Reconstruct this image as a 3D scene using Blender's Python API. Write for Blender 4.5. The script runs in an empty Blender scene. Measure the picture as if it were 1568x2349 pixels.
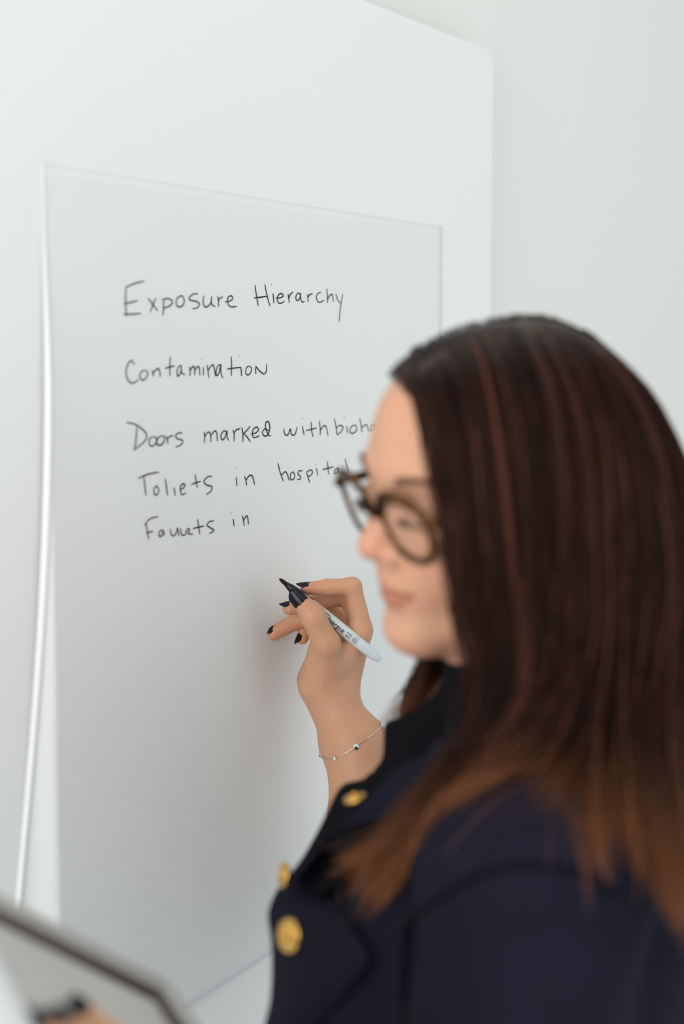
import bpy, math, random
import numpy as np
from mathutils import Vector, Matrix

# ------------------------------------------------------------------ camera, light, exposure
SC = bpy.context.scene
COL = SC.collection
LENS, SENS = 50.0, 24.0
FPX = LENS / SENS * 1568.0
CXP, CYP = 784.0, 1174.5
PITCH = math.atan(350.0 / FPX)
CH = 1.62
cam_d = bpy.data.cameras.new('camera')
cam = bpy.data.objects.new('camera', cam_d)
COL.objects.link(cam)
cam.location = (0, 0, CH)
TH = math.atan(2113.0 / FPX * math.cos(PITCH))      # the board runs away from the lens at this angle
WYAW = -(math.pi / 2 - TH)                          # the room's axes follow the board's wall
RZ = np.array([[math.cos(WYAW), -math.sin(WYAW), 0], [math.sin(WYAW), math.cos(WYAW), 0], [0, 0, 1.0]])


def W(*p):
    return RZ @ np.array(p, float)


cam.rotation_euler = (math.pi / 2 - PITCH, 0, WYAW)
cam_d.sensor_fit = 'HORIZONTAL'
cam_d.sensor_width = SENS
cam_d.lens = LENS
cam_d.clip_start = 0.05
cam_d.dof.use_dof = True
cam_d.dof.focus_distance = 1.47
cam_d.dof.aperture_fstop = 2.1
SC.camera = cam
SC.view_settings.view_transform = 'Standard'
SC.view_settings.look = 'None'
SC.view_settings.exposure = 0.0
SC.view_settings.gamma = 1.0
SC.view_settings.use_curve_mapping = False

world = bpy.data.worlds.new('daylight')
SC.world = world
world.use_nodes = True
bg = world.node_tree.nodes['Background']
bg.inputs['Color'].default_value = (0.94, 0.995, 0.985, 1)
bg.inputs['Strength'].default_value = 0.82


def area_light(name, loc, target, size, size_y, power, color):
    l = bpy.data.lights.new(name, 'AREA')
    l.shape = 'RECTANGLE'
    l.size, l.size_y = size, size_y
    l.energy = power
    l.color = color
    o = bpy.data.objects.new(name, l)
    loc, target = W(*loc), W(*target)
    o.location = loc
    o.rotation_euler = (Vector(target) - Vector(loc)).to_track_quat('-Z', 'Y').to_euler()
    COL.objects.link(o)
    return o


area_light('window_daylight', (-1.15, -1.6, 1.9), (0.05, 1.4, 1.3), 1.7, 1.7, 52, (1.0, 0.98, 0.95))
area_light('ceiling_daylight', (1.3, -1.3, 3.0), (0.2, 1.3, 1.3), 2.4, 2.4, 22, (1.0, 0.97, 0.93))

# ------------------------------------------------------------------ geometry helpers
C0 = np.array([0, 0, CH])
FW = W(0, math.cos(PITCH), -math.sin(PITCH))
RT = W(1.0, 0, 0)
UP = np.cross(RT, FW)


def at(px, py, d):
    """A point seen at photo position (px, py) standing d metres in front of the lens."""
    return C0 + d * (FW + RT * (px - CXP) / FPX - UP * (py - CYP) / FPX)


BD = np.array([1.0, 0, 0])       # along the board
BN = np.array([0, -1.0, 0])      # out of the board
ZU = np.array([0, 0, 1.0])
BP = at(640, 1328, 1.5)


def on_board(px, py, lift=0.0):
    r = at(px, py, 1.0) - C0
    p0 = BP + BN * lift
    return C0 + r * ((p0 - C0) @ BN) / (r @ BN)


def new_mesh(name, verts, faces, mat=None, parent=None, smooth=True):
    me = bpy.data.meshes.new(name)
    verts = np.asarray(verts, dtype=np.float64)
    if isinstance(faces, np.ndarray):
        n, k = faces.shape
        me.vertices.add(len(verts))
        me.vertices.foreach_set('co', verts.ravel())
        me.loops.add(n * k)
        me.loops.foreach_set('vertex_index', faces.ravel().astype(np.int32))
        me.polygons.add(n)
        me.polygons.foreach_set('loop_start', np.arange(0, n * k, k, dtype=np.int32))
        me.update(calc_edges=True)
        me.validate()
    else:
        me.from_pydata([tuple(v) for v in verts], [], faces)
    if smooth:
        me.polygons.foreach_set('use_smooth', [True] * len(me.polygons))
    me.update()
    o = bpy.data.objects.new(name, me)
    COL.objects.link(o)
    if mat:
        me.materials.append(mat)
    if parent:
        o.parent = parent
    return o


def empty(name, loc):
    o = bpy.data.objects.new(name, None)
    o.empty_display_size = 0.05
    o.location = loc
    COL.objects.link(o)
    return o


def adopt(child, parent):
    """Parent while the child's geometry stays where it was built (world space)."""
    child.parent = parent
    loc = Matrix.Translation(parent.location)
    child.matrix_parent_inverse = loc.inverted()


def tag(o, label=None, cat=None, kind=None, group=None):
    if label: o['label'] = label
    if cat: o['category'] = cat
    if kind: o['kind'] = kind
    if group: o['group'] = group
    return o


class MB:
    """Collects vertices and faces for one mesh."""
    def __init__(s):
        s.v, s.f = [], []

    def add(s, v, f):
        b = len(s.v)
        s.v += [tuple(x) for x in v]
        s.f += [tuple(i + b for i in q) for q in f]

    def tube(s, pts, rad, n=8, cap=True, flat=None):
        pts = np.asarray(pts, float)
        m = len(pts)
        rad = np.broadcast_to(np.asarray(rad, float), (m,))
        t = np.gradient(pts, axis=0)
        t /= np.linalg.norm(t, axis=1)[:, None] + 1e-12
        ref = np.array([0, 0, 1.0]) if flat is None else np.asarray(flat, float)
        if abs(t[0] @ ref) > 0.95: ref = np.array([1.0, 0, 0])
        v, f = [], []
        u = ref - t[0] * (t[0] @ ref)
        for i in range(m):
            u = u - t[i] * (t[i] @ u)
            u /= np.linalg.norm(u)
            w = np.cross(t[i], u)
            for k in range(n):
                a = 2 * math.pi * k / n
                v.append(pts[i] + rad[i] * (u * math.cos(a) + w * math.sin(a)))
        for i in range(m - 1):
            for k in range(n):
                f.append((i * n + k, i * n + (k + 1) % n, (i + 1) * n + (k + 1) % n, (i + 1) * n + k))
        if cap:
            f.append(tuple(range(n))[::-1])
            f.append(tuple((m - 1) * n + k for k in range(n)))
        s.add(v, f)

    def box(s, o, a, b, c):
        o, a, b, c = map(np.asarray, (o, a, b, c))
        v = [o, o + a, o + a + b, o + b, o + c, o + a + c, o + a + b + c, o + b + c]
        s.add(v, [(0, 3, 2, 1), (4, 5, 6, 7), (0, 1, 5, 4), (1, 2, 6, 5), (2, 3, 7, 6), (3, 0, 4, 7)])

    def build(s, name, mat=None, parent=None, smooth=True):
        return new_mesh(name, s.v, s.f, mat, parent, smooth)


def crom(pts, n):
    """Catmull-Rom through pts, n samples, chord-length spacing."""
    P = np.asarray(pts, float)
    d = np.linalg.norm(np.diff(P, axis=0), axis=1) ** 0.5
    T = np.concatenate([[0], np.cumsum(d)])
    x = np.linspace(0, T[-1], n)
    M = np.zeros_like(P)
    for i in range(len(P)):
        a, b = max(i - 1, 0), min(i + 1, len(P) - 1)
        M[i] = (P[b] - P[a]) / max(T[b] - T[a], 1e-9)
    i = np.clip(np.searchsorted(T, x, side='right') - 1, 0, len(P) - 2)
    h = (T[i + 1] - T[i])[:, None]
    u = ((x - T[i]) / h[:, 0])[:, None]
    return ((2 * u**3 - 3 * u**2 + 1) * P[i] + (u**3 - 2 * u**2 + u) * h * M[i]
            + (-2 * u**3 + 3 * u**2) * P[i + 1] + (u**3 - u**2) * h * M[i + 1])


# ------------------------------------------------------------------ materials
def srgb(r, g, b):
    f = lambda c: (c / 255 / 12.92) if c <= 10 else ((c / 255 + 0.055) / 1.055) ** 2.4
    return (f(r), f(g), f(b), 1)


def mat(name, col, rough=0.5, spec=0.5, metal=0.0, noise=None, bump=None, **kw):
    m = bpy.data.materials.new(name)
    m.use_nodes = True
    nt = m.node_tree
    p = nt.nodes['Principled BSDF']
    p.inputs['Base Color'].default_value = col
    p.inputs['Roughness'].default_value = rough
    p.inputs['Specular IOR Level'].default_value = spec
    p.inputs['Metallic'].default_value = metal
    for k, v in kw.items():
        p.inputs[k.replace('_', ' ')].default_value = v
    tc = nt.nodes.new('ShaderNodeTexCoord')
    if noise:
        sc, amt = noise
        n = nt.nodes.new('ShaderNodeTexNoise')
        n.inputs['Scale'].default_value = sc
        n.inputs['Detail'].default_value = 4
        nt.links.new(tc.outputs['Object'], n.inputs['Vector'])
        mx = nt.nodes.new('ShaderNodeMix')
        mx.data_type = 'RGBA'
        mx.inputs[6].default_value = tuple(c * (1 - amt) for c in col[:3]) + (1,)
        mx.inputs[7].default_value = tuple(min(1, c * (1 + amt)) for c in col[:3]) + (1,)
        nt.links.new(n.outputs['Fac'], mx.inputs[0])
        nt.links.new(mx.outputs[2], p.inputs['Base Color'])
    if bump:
        sc, st = bump
        n = nt.nodes.new('ShaderNodeTexNoise')
        n.inputs['Scale'].default_value = sc
        n.inputs['Detail'].default_value = 5
        nt.links.new(tc.outputs['Object'], n.inputs['Vector'])
        b = nt.nodes.new('ShaderNodeBump')
        b.inputs['Strength'].default_value = st
        b.inputs['Distance'].default_value = 0.002
        nt.links.new(n.outputs['Fac'], b.inputs['Height'])
        nt.links.new(b.outputs['Normal'], p.inputs['Normal'])
    return m


M_WALL = mat('painted_wall', (0.80, 0.795, 0.765, 1), 0.8, 0.2, noise=(3, 0.01), bump=(60, 0.05))
M_FLOOR = mat('floor', (0.74, 0.78, 0.84, 1), 0.6, 0.3, noise=(8, 0.05))
M_BOARD = mat('white_board', (0.82, 0.83, 0.825, 1), 0.45, 0.35, noise=(1.5, 0.01))
M_PAPER = mat('paper', (0.775, 0.785, 0.78, 1), 0.75, 0.2, noise=(5, 0.015))
M_INK = mat('black_ink', (0.016, 0.012, 0.016, 1), 0.6, 0.3)
M_NAIL = mat('dark_nail_polish', (0.004, 0.004, 0.010, 1), 0.25, 0.28)
M_NAVY = mat('navy_cloth', (0.0080, 0.0078, 0.0175, 1), 0.85, 0.10, noise=(25, 0.12), bump=(900, 0.25))
M_BLACK_SHADED = mat('black_and_shaded_cloth', (0.004, 0.004, 0.006, 1), 0.9, 0.08, bump=(700, 0.2))  # black top and seams; also far navy collar and lapel, shade painted in
M_GOLD = mat('gold_metal', (0.78, 0.46, 0.12, 1), 0.28, 0.5, 1.0)
M_SILVER = mat('silver', (0.75, 0.72, 0.68, 1), 0.15, 0.5, 1.0)
M_PENGREY = mat('grey_plastic', (0.60, 0.64, 0.66, 1), 0.3, 0.5)
M_PENEND = mat('pale_grey_plastic', (0.56, 0.63, 0.66, 1), 0.22, 0.5)
M_PENBLACK = mat('black_plastic', (0.006, 0.005, 0.006, 1), 0.35, 0.3)
M_NIB = mat('marker_felt', (0.02, 0.008, 0.014, 1), 0.8, 0.2)
M_CASE = mat('grey_rubber', (0.42, 0.42, 0.395, 1), 0.55, 0.4)
M_BEZEL = mat('brown_grey_bezel', (0.085, 0.066, 0.062, 1), 0.5, 0.4)
M_SCREEN = mat('pale_grey_face', (0.54, 0.56, 0.54, 1), 0.25, 0.5)
M_WHITE = mat('white_paper', (0.90, 0.92, 0.93, 1), 0.7, 0.2)
M_TROUSER = mat('dark_trousers', (0.01, 0.01, 0.016, 1), 0.9, 0.1)
M_EYE = mat('eyeball', (0.75, 0.72, 0.68, 1), 0.15, 0.5)
M_BROW = mat('brow_hair', (0.17, 0.085, 0.05, 1), 0.7, 0.2)


def attr_skin():
    m = bpy.data.materials.new('skin')
    m.use_nodes = True
    nt = m.node_tree
    p = nt.nodes['Principled BSDF']
    a = nt.nodes.new('ShaderNodeAttribute')
    a.attribute_name = 'tone'
    n = nt.nodes.new('ShaderNodeTexNoise')
    n.inputs['Scale'].default_value = 45
    tc = nt.nodes.new('ShaderNodeTexCoord')
    nt.links.new(tc.outputs['Object'], n.inputs['Vector'])
    mx = nt.nodes.new('ShaderNodeMix')
    mx.data_type = 'RGBA'
    mx.blend_type = 'MULTIPLY'
    mx.inputs[0].default_value = 0.12
    nt.links.new(a.outputs['Color'], mx.inputs[6])
    nt.links.new(n.outputs['Color'], mx.inputs[7])
    nt.links.new(mx.outputs[2], p.inputs['Base Color'])
    p.inputs['Roughness'].default_value = 0.48
    p.inputs['Specular IOR Level'].default_value = 0.35
    p.inputs['Subsurface Weight'].default_value = 0.12
    p.inputs['Subsurface Radius'].default_value = (0.010, 0.004, 0.002)
    p.inputs['Subsurface Scale'].default_value = 0.6
    b = nt.nodes.new('ShaderNodeBump')
    b.inputs['Strength'].default_value = 0.12
    b.inputs['Distance'].default_value = 0.001
    n2 = nt.nodes.new('ShaderNodeTexNoise')
    n2.inputs['Scale'].default_value = 420
    nt.links.new(tc.outputs['Object'], n2.inputs['Vector'])
    nt.links.new(n2.outputs['Fac'], b.inputs['Height'])
    nt.links.new(b.outputs['Normal'], p.inputs['Normal'])
    return m


def attr_hair():
    m = bpy.data.materials.new('brown_hair')
    m.use_nodes = True
    nt = m.node_tree
    p = nt.nodes['Principled BSDF']
    a = nt.nodes.new('ShaderNodeAttribute')
    a.attribute_name = 'tone'
    nt.links.new(a.outputs['Color'], p.inputs['Base Color'])
    p.inputs['Roughness'].default_value = 0.32
    p.inputs['Specular IOR Level'].default_value = 0.22
    p.inputs['Specular Tint'].default_value = (1.0, 0.58, 0.48, 1)
    return m


def tortoise():
    m = mat('tortoiseshell', (0.06, 0.03, 0.008, 1), 0.35, 0.10)
    nt = m.node_tree
    p = nt.nodes['Principled BSDF']
    tc = nt.nodes.new('ShaderNodeTexCoord')
    n = nt.nodes.new('ShaderNodeTexNoise')
    n.inputs['Scale'].default_value = 70
    r = nt.nodes.new('ShaderNodeValToRGB')
    r.color_ramp.elements[0].position = 0.50
    r.color_ramp.elements[0].color = (0.020, 0.0075, 0.0025, 1)
    r.color_ramp.elements[1].position = 0.68
    r.color_ramp.elements[1].color = (0.20, 0.085, 0.012, 1)
    nt.links.new(tc.outputs['Object'], n.inputs['Vector'])
    nt.links.new(n.outputs['Fac'], r.inputs['Fac'])
    nt.links.new(r.outputs['Color'], p.inputs['Base Color'])
    return m


def glass():
    m = bpy.data.materials.new('spectacle_glass')
    m.use_nodes = True
    nt = m.node_tree
    nt.nodes.remove(nt.nodes['Principled BSDF'])
    out = nt.nodes['Material Output']
    t = nt.nodes.new('ShaderNodeBsdfTransparent')
    t.inputs['Color'].default_value = (0.99, 0.99, 0.99, 1)
    g = nt.nodes.new('ShaderNodeBsdfGlossy')
    g.inputs['Roughness'].default_value = 0.03
    mx_f = 0.045
    mx = nt.nodes.new('ShaderNodeMixShader')
    mx.inputs[0].default_value = mx_f
    nt.links.new(t.outputs[0], mx.inputs[1])
    nt.links.new(g.outputs[0], mx.inputs[2])
    nt.links.new(mx.outputs[0], out.inputs['Surface'])
    return m


M_SKIN, M_HAIR, M_TORT, M_GLASS = attr_skin(), attr_hair(), tortoise(), glass()

# ------------------------------------------------------------------ the setting
b = MB()
b.box((BP[0] - 3.2, BP[1] - 4.6, -0.05), (9.2, 0, 0), (0, 4.7, 0), (0, 0, 0.05))
tag(b.build('floor', M_FLOOR, smooth=False), kind='structure')
GAP = 0.040
WB = BP - BN * GAP
b = MB()
b.box(WB - BD * 3.2 - BN * 0.1 - ZU * WB[2], BD * 9.2, BN * 0.1, ZU * 3.4)
tag(b.build('wall_back', M_WALL, smooth=False), kind='structure')


def bu(p): return (np.asarray(p) - BP) @ BD


# the white board, fixed on stand-offs in front of the wall
TRc = on_board(1133, 118)
BT = 0.012
bx0, bx1 = bu(TRc) - 1.22, bu(TRc)
bz0, bz1 = TRc[2] - 1.2, TRc[2]
board = empty('white_board', BP + BD * (bx0 + bx1) / 2 + ZU * (bz0 - BP[2]))
tag(board, 'large plain white board mounted on the wall behind the written sheet', 'board')


def bpt(u, z, n=0.0):
    p = BP + BD * u + BN * n
    return np.array([p[0], p[1], z])


def rounded_slab(u0, u1, z0, z1, n0, n1, r):
    pts = []
    for (cu, cz, a0) in ((u1 - r, z1 - r, 0), (u0 + r, z1 - r, 90), (u0 + r, z0 + r, 180), (u1 - r, z0 + r, 270)):
        for k in range(7):
            a = math.radians(a0 + 15 * k)
            pts.append((cu + r * math.cos(a), cz + r * math.sin(a)))
    n = len(pts)
    e = 0.0025
    rings = []
    for (ins, nn) in ((0, n0), (0, n1 - e), (e, n1)):
        cu, cz = (u0 + u1) / 2, (z0 + z1) / 2
        ring = []
        for (u, z) in pts:
            ring.append(bpt(u - math.copysign(ins, u - cu), z - math.copysign(ins, z - cz), nn))
        rings.append(ring)
    v = [p for q in rings for p in q]
    f = [tuple(range(n))[::-1], tuple(2 * n + k for k in range(n))]
    for j in range(2):
        for k in range(n):
            f.append((j * n + k, j * n + (k + 1) % n, (j + 1) * n + (k + 1) % n, (j + 1) * n + k))
    m = MB(); m.add(v, f); return m


adopt(rounded_slab(bx0, bx1, bz0, bz1, -BT, 0.0, 0.012).build('panel', M_BOARD, smooth=False), board)
for (u, z) in ((bx0 + 0.12, bz1 - 0.12), (bx1 - 0.12, bz1 - 0.12), (bx0 + 0.12, bz0 + 0.12), (bx1 - 0.12, bz0 + 0.12)):
    m = MB()
    m.tube([bpt(u, z, -GAP), bpt(u, z, -BT)], 0.015, 16)
    adopt(m.build('standoff', M_SILVER), board)

# the paper sheet with its lifted, creased left margin
TL, TR = on_board(90, 372), on_board(1012, 521)
PU0, PU1 = bu(TL), bu(TR)
PZ1 = (TL[2] + TR[2]) / 2
PZ0 = on_board(1010, 1953)[2]
PH = PZ1 - PZ0


def sstep(a, b, x):
    t = np.clip((x - a) / (b - a), 0, 1)
    return t * t * (3 - 2 * t)


def paper_edge(z):
    k = np.clip((PZ1 - z) / PH, 0, 1)
    return PU0 - 0.074 * sstep(0.05, 1.1, k) * (0.30 + 0.70 * k)


def paper_lift(u, z):
    """How far the sheet stands off the board at (u along the board, z)."""
    k = np.clip((PZ1 - z) / PH, 0, 1)
    a = sstep(0.08, 0.95, k)
    e = paper_edge(z)
    cr = PU0 + 0.004 - 0.012 * a                   # crease line
    w = 0.006 + 0.020 * a                          # flank on the left of the crease
    hgt = 0.0030 * sstep(0.05, 0.25, k) + 0.010 * a
    x = u - cr
    left = np.where(x < 0, np.exp(-np.abs(x / w) ** 1.6 * 1.2), 0)
    right = np.where(x >= 0, np.exp(-np.maximum(x, 0) / (0.05 + 0.10 * a)), 0)
    d = hgt * (left + right)
    d += (0.0007 + 0.0016 * sstep(0.03, 0.3, k)) * np.exp(-((u - e - 0.004) / 0.0028) ** 2)     # the rolled edge
    d += 0.0012 * np.sin(9 * (u - PU0) + 7 * k) * sstep(0.35, 0.9, k)           # slack in the sheet
    return 0.0008 + np.clip(d, 0, None)


NU, NV = 150, 90
us = np.concatenate([np.linspace(0, 0.03, 30), np.linspace(0.03, 0.2, 51)[1:], np.linspace(0.2, 1, NU - 80 + 1)[1:]])
zs = np.linspace(0, 1, NV)
V = np.zeros((NV, NU, 3))
for j, k in enumerate(zs):
    z = PZ1 - k * PH
    e = float(paper_edge(z))
    for i, s in enumerate(us):
        u = e + (PU1 - e) * s
        V[j, i] = bpt(u, z, float(paper_lift(u, z)))
idx = np.arange(NV * NU).reshape(NV, NU)
F = np.stack([idx[:-1, :-1], idx[1:, :-1], idx[1:, 1:], idx[:-1, 1:]], -1).reshape(-1, 4)
sheet = empty('paper_sheet', bpt((PU0 + PU1) / 2, PZ0, 0.002))
tag(sheet, 'large white paper sheet with handwritten black words, fixed on the white board', 'paper')
po = new_mesh('sheet', V.reshape(-1, 3), F, M_PAPER)
sol = po.modifiers.new('thickness', 'SOLIDIFY'); sol.thickness = 0.0004; sol.offset = -1
adopt(po, sheet)

Z7 = lambda p: (240 + p[0] / 4.9, 620 + p[1] / 4.9)
Z8 = lambda p: (560 + p[0] / 4.9, 620 + p[1] / 4.9)
Z3 = lambda p: (250 + p[0] / 2.489, 620 + p[1] / 2.489)
LINES = [
    [(Z7, [[(225, 190), (222, 350), (228, 515)], [(225, 192), (320, 150), (432, 122)], [(205, 378), (280, 360), (355, 342)], [(200, 492), (290, 494), (392, 484)],
           [(475, 312), (530, 385), (585, 455)], [(562, 312), (530, 390), (500, 470)],
           [(632, 330), (700, 318), (745, 340), (748, 370), (710, 405), (640, 430)], [(652, 335), (650, 420), (642, 510)],
           [(840, 290), (800, 320), (795, 385), (825, 412), (870, 390), (882, 330), (855, 285), (830, 300)],
           [(1035, 265), (985, 268), (938, 310), (950, 335), (1020, 350), (1055, 380), (1030, 420), (975, 432)],
           [(1105, 285), (1095, 350), (1110, 405), (1140, 410), (1180, 370), (1190, 290)], [(1190, 300), (1192, 380), (1230, 408)],
           [(1258, 288), (1268, 350), (1270, 410)], [(1265, 345), (1285, 315), (1315, 298)],
           [(1340, 355), (1390, 348), (1428, 320), (1415, 288), (1380, 300), (1368, 345), (1385, 395), (1420, 412), (1472, 405)]]),
     (Z8, [[(110, 165), (128, 290), (147, 398)], [(220, 157), (245, 280), (278, 402)], [(100, 312), (170, 303), (248, 292)],
           [(312, 260), (318, 320), (322, 370)], [(290, 157), (294, 160)],
           [(345, 310), (390, 310), (430, 290), (415, 265), (385, 268), (360, 310), (370, 360), (405, 370), (440, 350)],
           [(482, 265), (490, 320), (495, 368)], [(490, 320), (510, 270), (538, 243)],
           [(620, 275), (600, 255), (575, 280), (570, 320), (590, 340), (615, 310), (622, 262), (625, 320), (640, 358), (665, 348)],
           [(700, 268), (705, 310), (708, 355)], [(705, 310), (720, 280), (755, 262)],
           [(850, 250), (820, 258), (800, 300), (815, 350), (845, 360), (885, 335)],
           [(915, 205), (925, 290), (925, 368)], [(926, 330), (955, 280), (980, 275), (990, 350)],
           [(1018, 265), (1040, 330), (1065, 368)], [(1095, 270), (1080, 360), (1065, 470), (1058, 580)]])],
    [(Z7, [[(318, 1060), (295, 1020), (260, 1030), (225, 1120), (235, 1210), (270, 1260), (310, 1265), (360, 1230)],
           [(430, 1120), (390, 1150), (380, 1200), (410, 1235), (450, 1210), (470, 1150), (440, 1120)],
           [(520, 1120), (530, 1160), (530, 1195)], [(530, 1160), (560, 1120), (590, 1105), (605, 1140), (612, 1200)],
           [(725, 970), (720, 1080), (722, 1190)], [(665, 1105), (720, 1085), (775, 1075)],
           [(840, 1065), (810, 1100), (800, 1160), (815, 1190), (845, 1140), (850, 1070), (850, 1130), (865, 1165), (890, 1168)],
           [(940, 1080), (948, 1130), (945, 1190)], [(948, 1130), (975, 1085), (995, 1085), (1000, 1150), (1000, 1180)], [(1000, 1130), (1030, 1085), (1050, 1090), (1058, 1180)],
           [(1098, 1090), (1098, 1140), (1100, 1180)], [(1075, 990), (1080, 994)],
           [(1140, 1065), (1150, 1130), (1158, 1208)], [(1150, 1130), (1185, 1075), (1210, 1065), (1225, 1130), (1232, 1190)],
           [(1290, 1060), (1260, 1075), (1240, 1140), (1250, 1185), (1275, 1150), (1295, 1060), (1295, 1150), (1315, 1210)],
           [(1410, 968), (1415, 1080), (1410, 1190)], [(1365, 1110), (1440, 1100), (1520, 1090)],
           [(1518, 1090), (1525, 1140), (1525, 1190)], [(1500, 963), (1504, 967)]]),
     (Z8, [[(45, 1075), (15, 1095), (5, 1150), (30, 1178), (60, 1150), (72, 1105), (50, 1075)],
           [(120, 1165), (118, 1120), (120, 1078)], [(120, 1078), (160, 1130), (210, 1168)], [(210, 1168), (235, 1140), (242, 1055)]])],
    [(Z3, [[(150, 895), (145, 960), (135, 1025)], [(90, 868), (140, 880), (190, 915), (207, 945), (195, 975), (130, 1028)],
           [(240, 950), (222, 965), (222, 995), (240, 1003), (260, 985), (262, 960), (245, 948)],
           [(290, 945), (270, 960), (265, 990), (285, 998), (305, 980), (310, 955), (292, 943)],
           [(318, 945), (325, 965), (328, 990)], [(325, 965), (340, 948), (358, 945)],
           [(410, 930), (390, 928), (372, 945), (385, 962), (412, 970), (408, 992), (372, 1010)],
           [(535, 920), (540, 950), (538, 985)], [(540, 950), (558, 925), (572, 930), (575, 980)], [(575, 945), (595, 918), (608, 925), (612, 975)],
           [(665, 920), (648, 918), (632, 945), (640, 968), (655, 955), (668, 918), (668, 950), (678, 972)],
           [(702, 910), (708, 940), (708, 978)], [(708, 930), (722, 910), (742, 905)],
           [(752, 895), (758, 930), (758, 980)], [(800, 890), (780, 915), (758, 935)], [(765, 932), (785, 955), (800, 978)],
           [(805, 935), (828, 930), (848, 912), (838, 895), (818, 908), (812, 935), (822, 955), (852, 945)],
           [(905, 915), (885, 905), (870, 925), (880, 945), (900, 940), (912, 900), (905, 865), (890, 870), (888, 900), (905, 940), (918, 945)],
           [(992, 905), (998, 935), (1015, 940), (1030, 905), (1035, 935), (1055, 938), (1068, 895)],
           [(1098, 890), (1103, 915), (1108, 940)], [(1097, 844), (1099, 846)],
           [(1148, 865), (1152, 920), (1160, 952)], [(1120, 915), (1150, 908), (1180, 900)],
           [(1195, 860), (1200, 905), (1200, 940)], [(1200, 915), (1218, 890), (1232, 890), (1245, 945)],
           [(1280, 845), (1290, 890), (1296, 940)], [(1296, 940), (1320, 920), (1330, 895), (1312, 885), (1292, 900)],
           [(1350, 890), (1354, 910), (1358, 930)], [(1339, 837), (1341, 839)],
           [(1390, 885), (1372, 900), (1372, 925), (1390, 930), (1408, 910), (1405, 888), (1390, 883)],
           [(1425, 845), (1435, 890), (1437, 925)], [(1437, 900), (1458, 882), (1470, 890), (1478, 925)],
           [(1510, 880), (1492, 890), (1488, 910), (1500, 915), (1512, 895), (1515, 878), (1520, 915)]])],
    [(Z3, [[(155, 1188), (210, 1165), (275, 1152)], [(188, 1175), (195, 1230), (200, 1285)],
           [(265, 1228), (248, 1245), (250, 1278), (265, 1280), (275, 1255), (262, 1228)],
           [(312, 1190), (320, 1240), (325, 1285)], [(362, 1238), (366, 1262), (370, 1285)],
           [(395, 1250), (415, 1245), (425, 1225), (410, 1220), (398, 1245), (408, 1280), (430, 1270)],
           [(485, 1165), (492, 1220), (498, 1240)], [(462, 1222), (490, 1212), (515, 1205)],
           [(580, 1175), (555, 1180), (535, 1205), (550, 1225), (580, 1235), (575, 1260), (548, 1280)],
           [(720, 1180), (722, 1205), (724, 1230)], [(717, 1129), (719, 1131)],
           [(768, 1175), (775, 1200), (780, 1228)], [(775, 1200), (795, 1172), (812, 1175), (825, 1222)],
           [(958, 1100), (970, 1150), (990, 1205)], [(978, 1170), (1000, 1150), (1012, 1165), (1022, 1200)],
           [(1045, 1150), (1030, 1165), (1030, 1190), (1045, 1195), (1055, 1172), (1045, 1148)],
           [(1098, 1145), (1080, 1145), (1072, 1160), (1085, 1175), (1088, 1190), (1068, 1195)],
           [(1122, 1150), (1130, 1180), (1140, 1212)], [(1122, 1150), (1150, 1140), (1155, 1160), (1130, 1180)],
           [(1178, 1130), (1182, 1150), (1185, 1170)], [(1174, 1107), (1176, 1109)],
           [(1240, 1090), (1245, 1130), (1248, 1165)], [(1212, 1138), (1245, 1130), (1275, 1122)],
           [(1300, 1130), (1285, 1140), (1282, 1160), (1298, 1155), (1305, 1130), (1310, 1165)],
           [(1342, 1075), (1352, 1120), (1362, 1160)]])],
    [(Z3, [[(200, 1440), (205, 1480), (215, 1535)], [(190, 1455), (220, 1420), (270, 1405)], [(200, 1500), (225, 1492), (240, 1490)],
           [(295, 1480), (278, 1490), (275, 1515), (290, 1515), (300, 1485), (305, 1515)],
           [(340, 1475), (345, 1505), (362, 1515), (378, 1490), (382, 1470), (390, 1515)],
           [(400, 1472), (404, 1505), (422, 1512), (438, 1492)], [(428, 1492), (442, 1475), (452, 1480), (445, 1503), (470, 1505)],
           [(498, 1420), (505, 1470), (510, 1505)], [(470, 1475), (505, 1465), (535, 1460)],
           [(590, 1430), (565, 1435), (552, 1455), (572, 1470), (592, 1485), (565, 1503)],
           [(702, 1420), (705, 1441), (708, 1462)], [(691, 1384), (693, 1386)],
           [(755, 1400), (762, 1430), (765, 1458)], [(762, 1430), (778, 1402), (785, 1410), (790, 1450)]])],
]
rng = random.Random(4)
words = []
for line in LINES:
    words.append([]); end = None
    for conv, strokes in line:
        for st in strokes:
            q = [conv(p) for p in st]
            x0 = min(p[0] for p in q)
            if end is not None and (x0 - end > 28 or abs(x0 - 764.3) < 0.5):
                words.append([])
            words[-1].append(q)
            end = max([p[0] for p in q] + ([end] if end is not None and x0 - end < 28 else []))
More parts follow.
